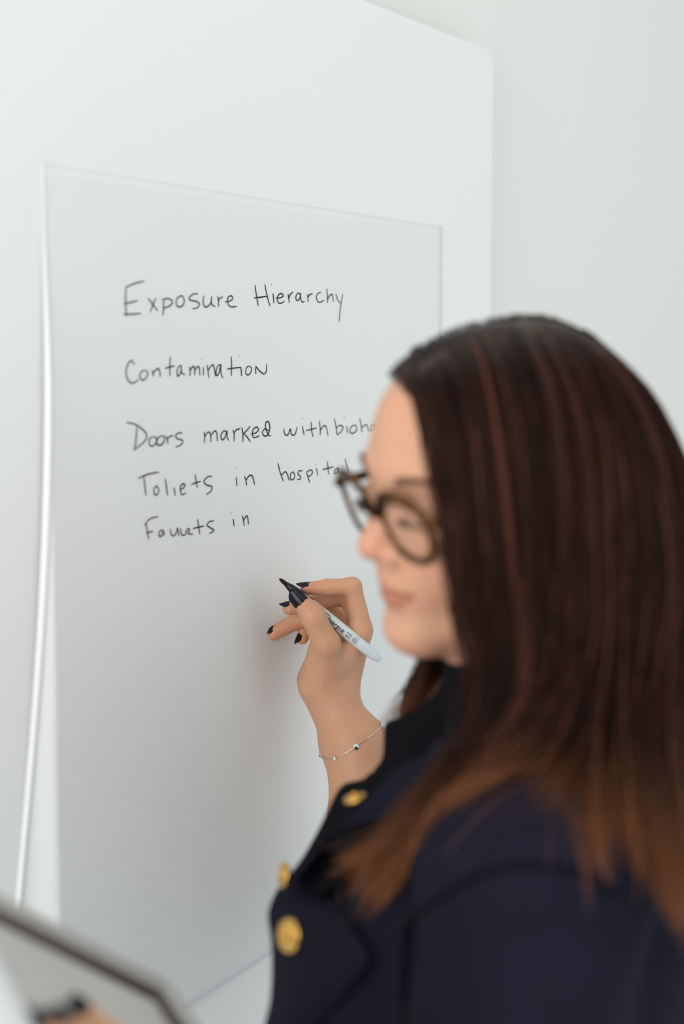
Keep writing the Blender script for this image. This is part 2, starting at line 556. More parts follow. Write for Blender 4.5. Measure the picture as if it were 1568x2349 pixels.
for word in words:
    m = MB()
    if True:
        for st in word:
            P = [on_board(*p) for p in st]
            P = crom(P, 4 + 7 * len(P)) if len(P) > 2 else np.array(P)
            P = np.array([bpt(bu(p), p[2], float(paper_lift(bu(p), p[2])) + 0.0004) for p in P])
            n = len(P)
            r = 0.00062 * (0.85 + 0.3 * np.sin(np.linspace(0, math.pi, n)) * rng.uniform(0.6, 1.2)) if n > 2 else np.full(n, 0.0006)
            t = np.gradient(P, axis=0); t /= np.linalg.norm(t, axis=1)[:, None]
            sd = np.cross(t, BN)
            v, f = [], []
            for i in range(n):
                for a, h in ((-1, 0), (-0.6, 0.00025), (0.6, 0.00025), (1, 0)):
                    v.append(P[i] + sd[i] * a * r[i] + BN * h)
            for i in range(n - 1):
                for k in range(3):
                    f.append((i * 4 + k, i * 4 + k + 1, i * 4 + k + 5, i * 4 + k + 4))
            m.add(v, f)
    adopt(m.build('handwritten_word', M_INK, smooth=False), sheet)

# the tablet's plane in the lower left corner
TC = at(372, 2276, 0.955)
ta = at(0, 2088, 0.865) - TC; ta /= np.linalg.norm(ta)
_r = at(420, 2349, 1.0) - C0
tb = C0 + _r * (((TC - C0) @ ta) / (_r @ ta)) - TC; tb /= np.linalg.norm(tb)
tn = np.cross(ta, tb)
if tn @ (C0 - TC) < 0: tn = -tn


def on_tab(px, py, lift):
    r = at(px, py, 1.0) - C0
    p0 = TC + tn * lift
    return C0 + r * (((p0 - C0) @ tn) / (r @ tn))


# ------------------------------------------------------------------ signed-distance modelling
BIG = 9.0


def smin(a, b, k):
    if k <= 0: return np.minimum(a, b)
    h = np.maximum(k - np.abs(a - b), 0) / k
    return np.minimum(a, b) - h * h * k * 0.25


def smax(a, b, k): return -smin(-a, -b, k)


class Cone:
    """Round cone between two joints."""
    def __init__(s, a, b, r1, r2):
        s.a, s.b, s.r1, s.r2 = np.asarray(a, float), np.asarray(b, float), r1, r2

    def bound(s):
        c = (s.a + s.b) / 2
        return c, np.linalg.norm(s.a - s.b) / 2 + max(s.r1, s.r2)

    def __call__(s, P):
        ba = s.b - s.a
        l2 = ba @ ba + 1e-12
        rr = s.r1 - s.r2
        pa = P - s.a
        y = pa @ ba
        # plain form: distance to the axis point that minimises |p - c(t)| - r(t)
        L = math.sqrt(l2)
        t0 = y / l2
        perp = np.sqrt(np.maximum((pa ** 2).sum(1) - t0 * t0 * l2, 0))
        sl = min(max(rr / L, -0.95), 0.95)
        t = np.clip(t0 - perp * sl / math.sqrt(1 - sl * sl) / L, 0, 1)
        c = s.a + t[:, None] * ba
        return np.sqrt(((P - c) ** 2).sum(1)) - (s.r1 - rr * t)


class Ell:
    """Ellipsoid with its own axes (rows of M)."""
    def __init__(s, c, r, M=None):
        s.c, s.r = np.asarray(c, float), np.asarray(r, float)
        s.M = np.eye(3) if M is None else np.asarray(M, float)

    def bound(s): return s.c, s.r.max()

    def __call__(s, P):
        q = (P - s.c) @ s.M.T
        k0 = np.sqrt(((q / s.r) ** 2).sum(1))
        k1 = np.sqrt(((q / s.r ** 2) ** 2).sum(1)) + 1e-9
        d = k0 * (k0 - 1) / k1
        return np.where(k0 < 0.05, -s.r.min(), d)


class Blend:
    """Smooth union (or cut, for k < 0 entries) of primitives, skipped where far off."""
    def __init__(s, items, k=0.01):
        s.items = [(it if isinstance(it, tuple) else (it, k)) for it in items]
        bs = [it.bound() for it, kk in s.items if kk >= 0]
        lo = np.min([c - r for c, r in bs], 0); hi = np.max([c + r for c, r in bs], 0)
        s.lo, s.hi = lo, hi
        s.c = (lo + hi) / 2; s.R = np.linalg.norm(hi - lo) / 2
        s.bs = [it.bound() for it, kk in s.items]

    def bound(s): return s.c, s.R

    def __call__(s, P):
        pc = P.mean(0); pr = np.sqrt(((P - pc) ** 2).sum(1)).max()
        d = None
        for (it, k), (c, r) in zip(s.items, s.bs):
            gap = np.linalg.norm(pc - c) - pr - r
            if k < 0:
                if d is not None and gap < 0.03: d = smax(d, -it(P), -k)
                continue
            if gap > 0.05:
                e = np.maximum(np.sqrt(((P - c) ** 2).sum(1)) - r, 0.03)
                d = e if d is None else np.minimum(d, e)
                continue
            e = it(P)
            d = e if d is None else smin(d, e, k)
        return d


def surface(fn, h, disp=None):
    """Surface nets over only those blocks the surface can pass through."""
    B = 12
    lo, hi = fn.lo - 0.03, fn.hi + 0.03
    nb = np.ceil((hi - lo) / (h * B)).astype(int)
    g = np.stack(np.meshgrid(*[np.arange(n) for n in nb], indexing='ij'), -1).reshape(-1, 3)
    cen = lo + (g + 0.5) * h * B
    keep = []
    rad = h * B * 0.9 + 0.004
    for i0 in range(0, len(cen), 64):
        # coarse test block by block column
        sub = cen[i0:i0 + 64]
        d = fn(sub)
        keep.append(np.abs(d) < rad + 0.012)
    g = g[np.concatenate(keep)]
    loc = np.stack(np.meshgrid(*[np.arange(B + 1)] * 3, indexing='ij'), -1).reshape(-1, 3)
    S = 1 << 20
    key = lambda q: (q[..., 0].astype(np.int64) * S + q[..., 1]) * S + q[..., 2]
    cid, cpos, quads = [], [], []
    corners = np.array([[i, j, k] for i in (0, 1) for j in (0, 1) for k in (0, 1)])
    edges = [(a, b2) for a in range(8) for b2 in range(a + 1, 8) if np.abs(corners[a] - corners[b2]).sum() == 1]
    for blk in g:
        o = blk * B
        P = lo + (o + loc) * h
        d = fn(P)
        if disp is not None: d = d - disp(P)
        d = d.reshape(B + 1, B + 1, B + 1)
        if d.min() > 0 or d.max() < 0: continue
        ins = d < 0
        cs = np.stack([d[i:B + i, j:B + j, k:B + k] for i, j, k in corners], -1)
        si = cs < 0
        act = si.any(-1) & ~si.all(-1)
        a = np.argwhere(act)
        if len(a) == 0: continue
        cv = cs[act]
        acc = np.zeros((len(a), 3)); cnt = np.zeros(len(a))
        for e0, e1 in edges:
            m = (cv[:, e0] < 0) != (cv[:, e1] < 0)
            t = cv[:, e0] / (cv[:, e0] - cv[:, e1] + 1e-20)
            p = corners[e0] + t[:, None] * (corners[e1] - corners[e0])
            acc[m] += p[m]; cnt[m] += 1
        cid.append(key(a + o)); cpos.append(lo + (a + o + acc / cnt[:, None]) * h)
        for ax in range(3):
            sl0 = [slice(0, B)] * 3; sl1 = [slice(0, B)] * 3
            sl1[ax] = slice(1, B + 1)
            s0, s1 = ins[tuple(sl0)], ins[tuple(sl1)]
            e = np.argwhere(s0 != s1)
            if len(e) == 0: continue
            flip = s0[tuple(e.T)]
            u, w = np.eye(3, dtype=int)[(ax + 1) % 3], np.eye(3, dtype=int)[(ax + 2) % 3]
            q = e + o
            Q = np.stack([key(q), key(q - u), key(q - u - w), key(q - w)], -1)
            Q[~flip] = Q[~flip][:, ::-1]
            quads.append(Q)
    cid = np.concatenate(cid); cpos = np.concatenate(cpos)
    od = np.argsort(cid); cid = cid[od]; cpos = cpos[od]
    Q = np.concatenate(quads)
    ii = np.searchsorted(cid, Q); ii = np.clip(ii, 0, len(cid) - 1)
    ok = (cid[ii] == Q).all(1)
    return cpos, ii[ok].astype(np.int64)


def set_tone(o, col):
    a = o.data.color_attributes.new('tone', 'FLOAT_COLOR', 'POINT')
    c = np.ones((len(o.data.vertices), 4)); c[:, :3] = col
    a.data.foreach_set('color', c.ravel())


# ------------------------------------------------------------------ the woman: frames
YAW, PIT, ROL = math.radians(25.78), math.radians(-8.07), math.radians(8.22)
HF = W(-0.8916, -0.4306, -0.1403); HF /= np.linalg.norm(HF)       # face direction
HL = W(0.4485, -0.8825, -0.1416); HL -= HF * (HF @ HL); HL /= np.linalg.norm(HL)
HR = -HL
HU = np.cross(HR, HF)
HO = W(0.1178, 1.0350, 1.5164)
HM = np.stack([HR, HF, HU])                       # rows: right, forward, up


def H(x, y, z): return HO + HR * x + HF * y + HU * z


BYAW = math.radians(5)
TF = W(-math.cos(BYAW), -math.sin(BYAW), 0)
TR_ = W(-math.sin(BYAW), math.cos(BYAW), 0)      # her right
TM = np.stack([TR_, TF, ZU])
NB = W(0.150, 1.045, 1.345)


def T(x, y, z): return NB + TR_ * x + TF * y + ZU * z


# arm joints
SHL = W(0.122, 0.885, 1.292); ELL_ = at(1130, 2830, 0.90)
SHR = T(0.165, 0.015, -0.035); ELR = at(905, 2090, 1.43); WRR = at(764, 1612, 1.475)

# ---- right hand: joints from the photo, depth from anatomy
def chain(pts, rads, k=0.004):
    return [(Cone(pts[i], pts[i + 1], rads[i], rads[i + 1]), k) for i in range(len(pts) - 1)]


R_IDX = [at(830, 1440, 1.468), at(808, 1345, 1.462), at(751, 1347, 1.458), at(703, 1350, 1.455)]
R_MID = [at(829, 1440, 1.489), at(795, 1366, 1.487), at(728, 1382, 1.476), at(664, 1395, 1.470)]
R_RNG = [at(818, 1452, 1.508), at(752, 1394, 1.512), at(690, 1420, 1.500), at(628, 1452, 1.492)]
R_LIT = [at(806, 1472, 1.524), at(744, 1426, 1.528), at(706, 1432, 1.512), at(692, 1465, 1.500)]
R_THB = [at(752, 1530, 1.462), at(748, 1478, 1.440), at(718, 1414, 1.432), at(690, 1380, 1.434)]
PALM = [Cone(WRR, at(824, 1456, 1.476), 0.020, 0.0130), Cone(WRR, at(816, 1452, 1.492), 0.020, 0.0125),
        Cone(WRR, at(806, 1462, 1.508), 0.020, 0.0125), Cone(at(752, 1590, 1.49), at(800, 1485, 1.522), 0.018, 0.0115),
        Cone(at(735, 1570, 1.470), at(738, 1500, 1.452), 0.0240, 0.0150),      # thenar
        Cone(at(716, 1560, 1.495), at(742, 1490, 1.505), 0.0165, 0.0140),      # hypothenar
        Cone(at(785, 1510, 1.462), at(818, 1458, 1.464), 0.0140, 0.0105)]
R_HAND_FINGERS = [Blend(chain(R_IDX, [0.0105, 0.0092, 0.0082, 0.0066])), Blend(chain(R_MID, [0.0105, 0.0095, 0.0088, 0.0075])),
                  Blend(chain(R_RNG, [0.0100, 0.0098, 0.0092, 0.0076])), Blend(chain(R_LIT, [0.0090, 0.0080, 0.0074, 0.0064])),
                  Blend(chain(R_THB, [0.0170, 0.0138, 0.0120, 0.0092], 0.006))]
FA = ELR - WRR
R_ARM = [Cone(at(762, 1600, 1.475), at(792, 1690, 1.468), 0.0225, 0.0265), Cone(at(792, 1640, 1.470), at(842, 1690, 1.46), 0.0110, 0.0165),
         Cone(at(810, 1715, 1.465), WRR + FA * 0.62, 0.0290, 0.0390), Cone(WRR + FA * 0.6, ELR, 0.0390, 0.0360), Cone(ELR, SHR, 0.040, 0.052)]


class FingerSet:
    """Palm plus fingers that join the palm softly but never melt into each other."""
    def __init__(s, palm, fingers, k=0.009, kf=0.0016):
        s.p, s.f, s.k, s.kf = palm, fingers, k, kf
        bs = [x.bound() for x in [palm] + fingers]
        lo = np.min([c - r for c, r in bs], 0); hi = np.max([c + r for c, r in bs], 0)
        s.c, s.R = (lo + hi) / 2, np.linalg.norm(hi - lo) / 2

    def bound(s): return s.c, s.R

    def __call__(s, P):
        p = s.p(P)
        d = None
        for f in s.f:
            e = f(P)
            d = e if d is None else smin(d, e, s.kf)
        return smin(p, d, s.k)


R_HAND = FingerSet(Blend(PALM, 0.010), R_HAND_FINGERS)

# ---- left hand, only its fingertips reach into the photograph
WRL = on_tab(600, 2800, 0.016)
FR = [0.0105, 0.0092, 0.0084, 0.0070]
L_FIN = [Blend(chain([on_tab(430, 2560, 0.0135), on_tab(322, 2452, 0.0120), on_tab(252, 2385, 0.0095), on_tab(192, 2324, 0.0078)], FR)),
         Blend(chain([on_tab(385, 2600, 0.0140), on_tab(278, 2488, 0.0125), on_tab(208, 2415, 0.0095), on_tab(150, 2352, 0.0078)], FR)),
         Blend(chain([on_tab(340, 2630, 0.0140), on_tab(230, 2505, 0.0125), on_tab(160, 2428, 0.0095), on_tab(100, 2360, 0.0078)], FR)),
         Blend(chain([on_tab(300, 2660, 0.0135), on_tab(190, 2560, 0.0120), on_tab(125, 2492, 0.0090), on_tab(70, 2430, 0.0072)], [0.0092, 0.0080, 0.0072, 0.0060])),
         Blend(chain([on_tab(560, 2680, 0.0140), on_tab(545, 2590, 0.0125), on_tab(500, 2505, 0.0110), on_tab(450, 2440, 0.0095)], [0.0150, 0.0125, 0.0108, 0.0086]))]
L_PALM = [Cone(WRL, on_tab(430, 2562, 0.0140), 0.020, 0.0135), Cone(WRL, on_tab(385, 2602, 0.0145), 0.020, 0.0130),
          Cone(WRL, on_tab(340, 2632, 0.0145), 0.020, 0.0125), Cone(WRL, on_tab(302, 2660, 0.0140), 0.019, 0.0115), Cone(WRL, on_tab(555, 2680, 0.0145), 0.020, 0.015)]
L_HAND = FingerSet(Blend(L_PALM, 0.010), L_FIN)
L_ARM = [Cone(WRL, WRL + (ELL_ - WRL) * 0.6, 0.0235, 0.037), Cone(WRL + (ELL_ - WRL) * 0.6, ELL_, 0.037, 0.036), Cone(ELL_, SHL, 0.038, 0.050)]

# ---- head
def HE(c, r): return Ell(H(*c), r, HM)


def HC(a, b, r1, r2): return Cone(H(*a), H(*b), r1, r2)


HEAD = [
    (HE((0, -0.012, 0.052), (0.073, 0.090, 0.075)), 0.0), (HE((0, 0.036, 0.050), (0.060, 0.061, 0.062)), 0.03),
    (HE((0, 0.030, -0.010), (0.060, 0.062, 0.078)), 0.03),
    (HC((-0.047, 0.015, -0.052), (-0.012, 0.078, -0.080), 0.015, 0.013), 0.03), (HC((0.047, 0.015, -0.052), (0.012, 0.078, -0.080), 0.015, 0.013), 0.03),
    (HE((0, 0.080, -0.078), (0.017, 0.0165, 0.0155)), 0.018),
    (HC((-0.006, 0.066, -0.084), (-0.030, -0.005, -0.098), 0.011, 0.022), 0.02), (HC((0.006, 0.066, -0.084), (0.030, -0.005, -0.098), 0.011, 0.022), 0.02),
    (HE((-0.034, 0.066, -0.014), (0.027, 0.025, 0.031)), 0.02), (HE((0.034, 0.066, -0.014), (0.027, 0.025, 0.031)), 0.02),
    (HE((0, 0.073, -0.038), (0.033, 0.027, 0.030)), 0.018),
    (HE((0, 0.080, 0.040), (0.045, 0.018, 0.012)), 0.015),
    (HE((-0.033, 0.106, 0.016), (0.017, 0.016, 0.013)), -0.014), (HE((0.033, 0.106, 0.016), (0.017, 0.016, 0.013)), -0.014),
    (HE((-0.032, 0.0825, 0.0155), (0.0150, 0.0140, 0.0120)), 0.004), (HE((0.032, 0.0825, 0.0155), (0.0150, 0.0140, 0.0120)), 0.004),
    (HC((0, 0.086, 0.026), (0, 0.1085, -0.011), 0.0085, 0.0112), 0.010),
    (HE((-0.012, 0.098, -0.017), (0.0085, 0.0105, 0.0085)), 0.005), (HE((0.012, 0.098, -0.017), (0.0085, 0.0105, 0.0085)), 0.005),
    (HE((-0.007, 0.106, -0.0245), (0.004, 0.0055, 0.003)), -0.002), (HE((0.007, 0.106, -0.0245), (0.004, 0.0055, 0.003)), -0.002),
    (HC((0, 0.0965, -0.0449), (-0.012, 0.0925, -0.0439), 0.0054, 0.0047), 0.005), (HC((0, 0.0965, -0.0449), (0.012, 0.0925, -0.0439), 0.0054, 0.0047), 0.004),
    (HC((-0.012, 0.0925, -0.0439), (-0.023, 0.083, -0.0439), 0.0047, 0.0026), 0.005), (HC((0.012, 0.0925, -0.0439), (0.023, 0.083, -0.0439), 0.0047, 0.0026), 0.005),
    (HC((0, 0.0950, -0.0539), (-0.011, 0.0918, -0.0522), 0.0058, 0.0050), 0.005), (HC((0, 0.0950, -0.0539), (0.011, 0.0918, -0.0522), 0.0058, 0.0050), 0.004),
    (HC((-0.011, 0.0918, -0.0522), (-0.021, 0.084, -0.0467), 0.0050, 0.0026), 0.005), (HC((0.011, 0.0918, -0.0522), (0.021, 0.084, -0.0467), 0.0050, 0.0026), 0.005),
    (HC((-0.025, 0.089, -0.0457), (0, 0.1045, -0.0490), 0.0014, 0.0016), -0.003), (HC((0.025, 0.089, -0.0457), (0, 0.1045, -0.0490), 0.0014, 0.0016), -0.003),
    (HE((0, 0.103, -0.0675), (0.020, 0.0070, 0.0055)), -0.010),
    (HE((-0.074, -0.008, 0.002), (0.008, 0.017, 0.030)), 0.008), (HE((0.074, -0.008, 0.002), (0.008, 0.017, 0.030)), 0.008),
    (Cone(H(0, -0.016, -0.045), NB + W(0.0, 0, 0.02), 0.050, 0.053), 0.022),
    (Cone(H(0, 0.026, -0.072), T(0, 0.020, 0.0), 0.020, 0.034), 0.03),
]
TORSO = [(Ell(T(0, 0.0, -0.16), (0.165, 0.100, 0.17), TM), 0.05), (Cone(T(-0.10, 0, -0.02), T(0.10, 0, -0.02), 0.045, 0.045), 0.06),
         (Ell(T(-0.075, 0.085, -0.17), (0.07, 0.06, 0.07), TM), 0.04), (Ell(T(0.075, 0.085, -0.17), (0.07, 0.06, 0.07), TM), 0.04),
         (Ell(T(0, 0.0, -0.38), (0.135, 0.095, 0.16), TM), 0.06), (Ell(T(0, -0.01, -0.55), (0.175, 0.115, 0.14), TM), 0.06),
         (Cone(SHL + W(0, 0.01, 0), T(-0.08, 0, -0.03), 0.050, 0.05), 0.04), (Cone(SHR, T(0.08, 0, -0.03), 0.050, 0.05), 0.04)]
LEGS = []
for sx in (-1, 1):
    hip, kn, an = T(sx * 0.09, 0, -0.62), T(sx * 0.095, 0.02, -0.93), T(sx * 0.10, -0.02, -1.275)
    toe = T(sx * 0.115, 0.13, -1.322)
    LEGS += [(Cone(hip, kn, 0.085, 0.056), 0.03), (Cone(kn, an, 0.054, 0.036), 0.02), (Cone(an, toe, 0.036, 0.022), 0.02), (Cone(an, T(sx * 0.10, -0.06, -1.312), 0.036, 0.028), 0.02)]
BODY = Blend(HEAD + [(Blend(TORSO, 0.05), 0.03), (Blend(R_ARM, 0.02), 0.02), (R_HAND, 0.012), (Blend(L_ARM, 0.02), 0.02), (L_HAND, 0.012), (Blend(LEGS, 0.02), 0.03)], 0.02)

person = empty('person', W(0.15, 1.045, 0.0))
tag(person, 'woman with long brown hair in navy jacket holding up a marker at the board', 'person')
vb, fb = surface(BODY, 0.0024)
body = new_mesh('body', vb, fb, M_SKIN)
tone = np.tile(np.array([0.60, 0.318, 0.190]), (len(vb), 1))
q = (vb - HO) @ HM.T
def gmask(c, r, p=2.0): return np.exp(-(((q - np.array(c)) / np.array(r)) ** 2).sum(1) ** (p / 2))
def lerp(mask, col):
    global tone
    mask = np.clip(mask, 0, 1)[:, None]
    tone = tone * (1 - mask) + np.array(col) * mask
inhead = (q[:, 2] > -0.16) & (np.abs(q[:, 0]) < 0.09) & (np.abs(q[:, 1]) < 0.14)
lerp(inhead * 0.9, (0.64, 0.338, 0.218))
lerp(gmask((0, 0.112, -0.012), (0.016, 0.02, 0.014)) * 0.55, (0.60, 0.24, 0.16))
lerp((gmask((-0.038, 0.08, -0.016), (0.024, 0.03, 0.022)) + gmask((0.038, 0.08, -0.016), (0.024, 0.03, 0.022))) * 0.4, (0.62, 0.26, 0.18))
lerp(gmask((0, 0.085, -0.085), (0.02, 0.02, 0.014)) * 0.3, (0.62, 0.27, 0.20))
lz = -0.0490 + 5.5 * q[:, 0] ** 2
lipm = ((np.abs(q[:, 0]) < 0.026) & (q[:, 1] > 0.088) & (q[:, 2] > lz - 0.0095 * np.sqrt(np.clip(1 - (q[:, 0] / 0.026) ** 2, 0, 1)))
        & (q[:, 2] < lz + 0.0078 * np.clip(1 - (q[:, 0] / 0.026) ** 2, 0, 1)))
lerp(lipm * 0.85, (0.43, 0.15, 0.095))
for J in (R_IDX, R_MID, R_RNG, R_LIT, R_THB):
    for p, r, a in ((J[-1], 0.018, 0.55), (J[1], 0.014, 0.40), (J[0], 0.014, 0.20)):
        lerp(np.exp(-((vb - p) ** 2).sum(1) / r ** 2) * a, (0.58, 0.24, 0.14))
set_tone(body, tone)
adopt(body, person)

# eyes and brows
for sx in (-1, 1):
    m = MB()
    c = H(sx * 0.032, 0.0828, 0.0115)
    V, Fc = [], []
    for i in range(9):
        a = math.pi * i / 8
        for k in range(16):
            bta = 2 * math.pi * k / 16
            V.append(c + 0.0118 * (HF * math.cos(a) + HR * math.sin(a) * math.cos(bta) + HU * math.sin(a) * math.sin(bta) * 0.6))
    for i in range(8):
        for k in range(16):
            Fc.append((i * 16 + k, i * 16 + (k + 1) % 16, i * 16 + 16 + (k + 1) % 16, i * 16 + 16 + k))
    m.add(V, Fc)
    adopt(m.build('eye', M_EYE), person)
    m = MB()
    for t in np.linspace(-1, 1, 14):
        p = H(sx * (0.032 + 0.0125 * t), 0.0968 - 0.006 * t * t, 0.0105 + 0.0010 * (1 - t * t))
        m.tube([p, p + HF * 0.004 - HU * 0.0015 + HR * sx * 0.0015 * t, p + HF * 0.0075 - HU * 0.0015 + HR * sx * 0.003 * t], [0.0005, 0.0004, 0.0001], 4)
    adopt(m.build('eyelashes', M_INK), person)
    m = MB()
    for t in np.linspace(0, 1, 34):
        x = sx * (0.014 + 0.036 * t)
        yy = 0.0985 - 0.016 * t ** 2
        z = 0.036 + 0.007 * math.sin(t * 2.2) - 0.004 * t
        for o in range(3):
            p = H(x, yy, z + (o - 1) * 0.0022 * (1 - 0.5 * t))
            pts = [p, p + HR * sx * 0.004 + HU * 0.002 + HF * 0.001, p + HR * sx * 0.008 + HU * 0.0015 + HF * 0.0003]
            m.tube(pts, [0.0004, 0.00035, 0.0001], 4)
    adopt(m.build('eyebrow', M_BROW), person)

# fingernails
def nail(tip, prev, normal, length, width, name='fingernail', out=0.0):
    t = tip - prev; t /= np.linalg.norm(t)
    n = np.asarray(normal, float); n = n - t * (n @ t); n /= np.linalg.norm(n)
    w = np.cross(t, n)
    V, Fc = [], []
    NL, NW = 11, 11
    for layer in (0, 1):
        for i in range(NL):
            a = i / (NL - 1)
            hw = width / 2 * min(1.0, (1 - max(0, (a - 0.62) / 0.38) ** 2.4 * 0.55)) * min(1, 0.72 + 1.4 * a)
            for k in range(NW):
                bb = k / (NW - 1) * 2 - 1
                along = (a - 0.30) * length + (0.10 * length * (1 - bb * bb) if a > 0.7 else 0) * (a - 0.7) / 0.3 - (0.08 * length * (1 - bb * bb)) * max(0, 0.3 - a) / 0.3
                lift = out - (bb * hw) ** 2 / (width * 0.95) - 0.0007 * (2 * a - 0.8) ** 2 - layer * 0.0008
                V.append(tip + t * along + w * bb * hw + n * lift)
    N = NL * NW
    for i in range(NL - 1):
        for k in range(NW - 1):
            a = i * NW + k
            Fc.append((a, a + 1, a + NW + 1, a + NW)); Fc.append((N + a, N + a + NW, N + a + NW + 1, N + a + 1))
    ring = [k for k in range(NW)] + [i * NW + NW - 1 for i in range(1, NL)] + [(NL - 1) * NW + k for k in range(NW - 2, -1, -1)] + [i * NW for i in range(NL - 2, 0, -1)]
    for i in range(len(ring)):
        a, bq = ring[i], ring[(i + 1) % len(ring)]
        Fc.append((a, N + a, N + bq, bq))
    m = MB(); m.add(V, Fc)
    o = m.build(name, M_NAIL)
    adopt(o, person)
    return o


TOCAM = -FW
nail(R_IDX[3], R_IDX[2], UP * 0.9 + RT * -0.25 + TOCAM * 0.25, 0.0135, 0.0105, out=0.0070)
nail(R_MID[3], R_MID[2], UP * 0.9 + RT * -0.45 + TOCAM * 0.30, 0.0130, 0.0110, out=0.0077)
nail(R_RNG[3], R_RNG[2], UP * 0.8 + RT * -0.55 + TOCAM * 0.40, 0.0135, 0.0110, out=0.0078)
nail(R_LIT[3], R_LIT[2], RT * -0.8 + TOCAM * 0.75, 0.0135, 0.0095, out=0.0066)
nail(R_THB[3], R_THB[2], TOCAM * 1.0 + UP * 0.10 + RT * -0.10, 0.0190, 0.0165, out=0.0098)
LN = TOCAM * 0.85 + tn * 0.45 + UP * 0.15
nail(on_tab(192, 2324, 0.0078), on_tab(252, 2385, 0.0095), LN, 0.0145, 0.0100, out=0.0078)
nail(on_tab(150, 2352, 0.0078), on_tab(208, 2415, 0.0095), LN, 0.0145, 0.0100, out=0.0078)
nail(on_tab(100, 2360, 0.0078), on_tab(160, 2428, 0.0095), LN, 0.0140, 0.0110, out=0.0080)

# ------------------------------------------------------------------ jacket
JT = [(Ell(T(0, 0.005, -0.16), (0.182, 0.118, 0.19), TM), 0.0), (Cone(T(-0.10, -0.005, -0.025), T(0.10, -0.005, -0.025), 0.058, 0.058), 0.06),
      (Ell(T(-0.070, 0.082, -0.165), (0.088, 0.080, 0.10), TM), 0.05), (Ell(T(0.070, 0.082, -0.165), (0.088, 0.080, 0.10), TM), 0.05),
      (Ell(T(0, 0.03, -0.36), (0.155, 0.125, 0.18), TM), 0.06), (Ell(T(0, 0.055, -0.27), (0.145, 0.140, 0.13), TM), 0.05), (Ell(T(0, 0.0, -0.55), (0.20, 0.145, 0.17), TM), 0.06),
      (Cone(SHL + W(0, 0.015, 0.004), T(-0.07, -0.005, -0.02), 0.064, 0.056), 0.04), (Cone(SHR, T(0.07, -0.005, -0.02), 0.062, 0.056), 0.04)]
UL = ELL_ - SHL
J_LSL = Blend([Cone(SHL + W(0.002, 0, -0.008), SHL + UL * 0.5, 0.074, 0.066), Cone(SHL + UL * 0.5, ELL_, 0.066, 0.056), Cone(ELL_, ELL_ + (WRL - ELL_) * 0.75, 0.056, 0.043)], 0.02)
J_RSL = Blend([Cone(SHR, SHR + (ELR - SHR) * 0.6, 0.066, 0.060), Cone(SHR + (ELR - SHR) * 0.6, ELR + (0, 0, -0.01), 0.060, 0.050), Cone(ELR, ELR + (WRR - ELR) * 0.22, 0.050, 0.047)], 0.02)
JBODY = Blend([(Blend(JT, 0.05), 0.0), (J_LSL, 0.016), (J_RSL, 0.02), (Cone(NB + W(-0.03, 0, 0.13), NB + W(-0.01, 0, 0.02), 0.085, 0.062), -0.02),
               (Cone(ELR + (WRR - ELR) * 0.36, ELR + (WRR - ELR) * 0.9, 0.05, 0.05), -0.003)], 0.03)


def wrinkle(P):
    x, y, z = P.T
    return (0.0022 * np.sin(38 * z + 16 * x + 3 * np.sin(11 * y + 7 * z)) * np.sin(14 * x - 9 * y + 5 * z)
            + 0.0012 * np.sin(70 * z - 45 * x + 20 * y))


vj, fj = surface(JBODY, 0.004, disp=wrinkle)
jacket = new_mesh('jacket', vj, fj, M_NAVY)
adopt(jacket, person)
vt, ft = surface(Blend([(c if not isinstance(c, tuple) else c[0], 0.03) for c in [(Cone(T(s * 0.09, 0, -0.60), T(s * 0.095, 0.02, -0.93), 0.100, 0.075), 0) for s in (-1, 1)]
                        + [(Cone(T(s * 0.095, 0.02, -0.93), T(s * 0.10, -0.02, -1.24), 0.075, 0.066), 0) for s in (-1, 1)] + [(Ell(T(0, -0.01, -0.60), (0.185, 0.125, 0.12), TM), 0)]], 0.03), 0.007)
tr = new_mesh('trousers', vt, ft, M_TROUSER)
adopt(tr, person)


def patch(name, A, Bc, m_, thick=0.004, n=26, w=10, bulge=0.0, bdir=None):
    """A cloth leaf between two edge lines, with its own thickness."""
    A = crom([at(*p) for p in A], n); Bc = crom([at(*p) for p in Bc], n)
    V = np.zeros((n, w, 3))
    for k in range(w):
        s = k / (w - 1)
        V[:, k] = A * (1 - s) + Bc * s
        if bdir is not None: V[:, k] += np.asarray(bdir) * bulge * math.sin(math.pi * s)
    idx = np.arange(n * w).reshape(n, w)
    Fq = np.stack([idx[:-1, :-1], idx[1:, :-1], idx[1:, 1:], idx[:-1, 1:]], -1).reshape(-1, 4)
    o = new_mesh(name, V.reshape(-1, 3), Fq, m_)
    s_ = o.modifiers.new('thickness', 'SOLIDIFY'); s_.thickness = thick; s_.offset = 0
    bv = o.modifiers.new('soft', 'SUBSURF'); bv.levels = 1; bv.render_levels = 1
    adopt(o, person)
    return o


# black high-necked top inside the jacket
ca, cb, cc = at(1030, 1519, 1.0), at(1072, 1526, 0.99), at(1060, 1500, 1.12)
cn = np.cross(cb - ca, cc - ca); cn /= np.linalg.norm(cn)
if cn[2] < 0: cn = -cn


class Above:
    def bound(s): return ca, 0.3
    def __call__(s, P): return -((P - ca) @ cn)


vk, fk = surface(Blend([(Cone(H(0, -0.016, -0.045), NB + W(0.0, 0, 0.02), 0.056, 0.060), 0.0), (Cone(H(0, 0.026, -0.072), T(0, 0.020, 0.0), 0.026, 0.042), 0.03),
                        (Ell(T(0, 0.02, -0.12), (0.11, 0.09, 0.12), TM), 0.04), (Above(), -0.004)], 0.03), 0.0035)
adopt(new_mesh('high_neck_top', vk, fk, M_BLACK_SHADED), person)

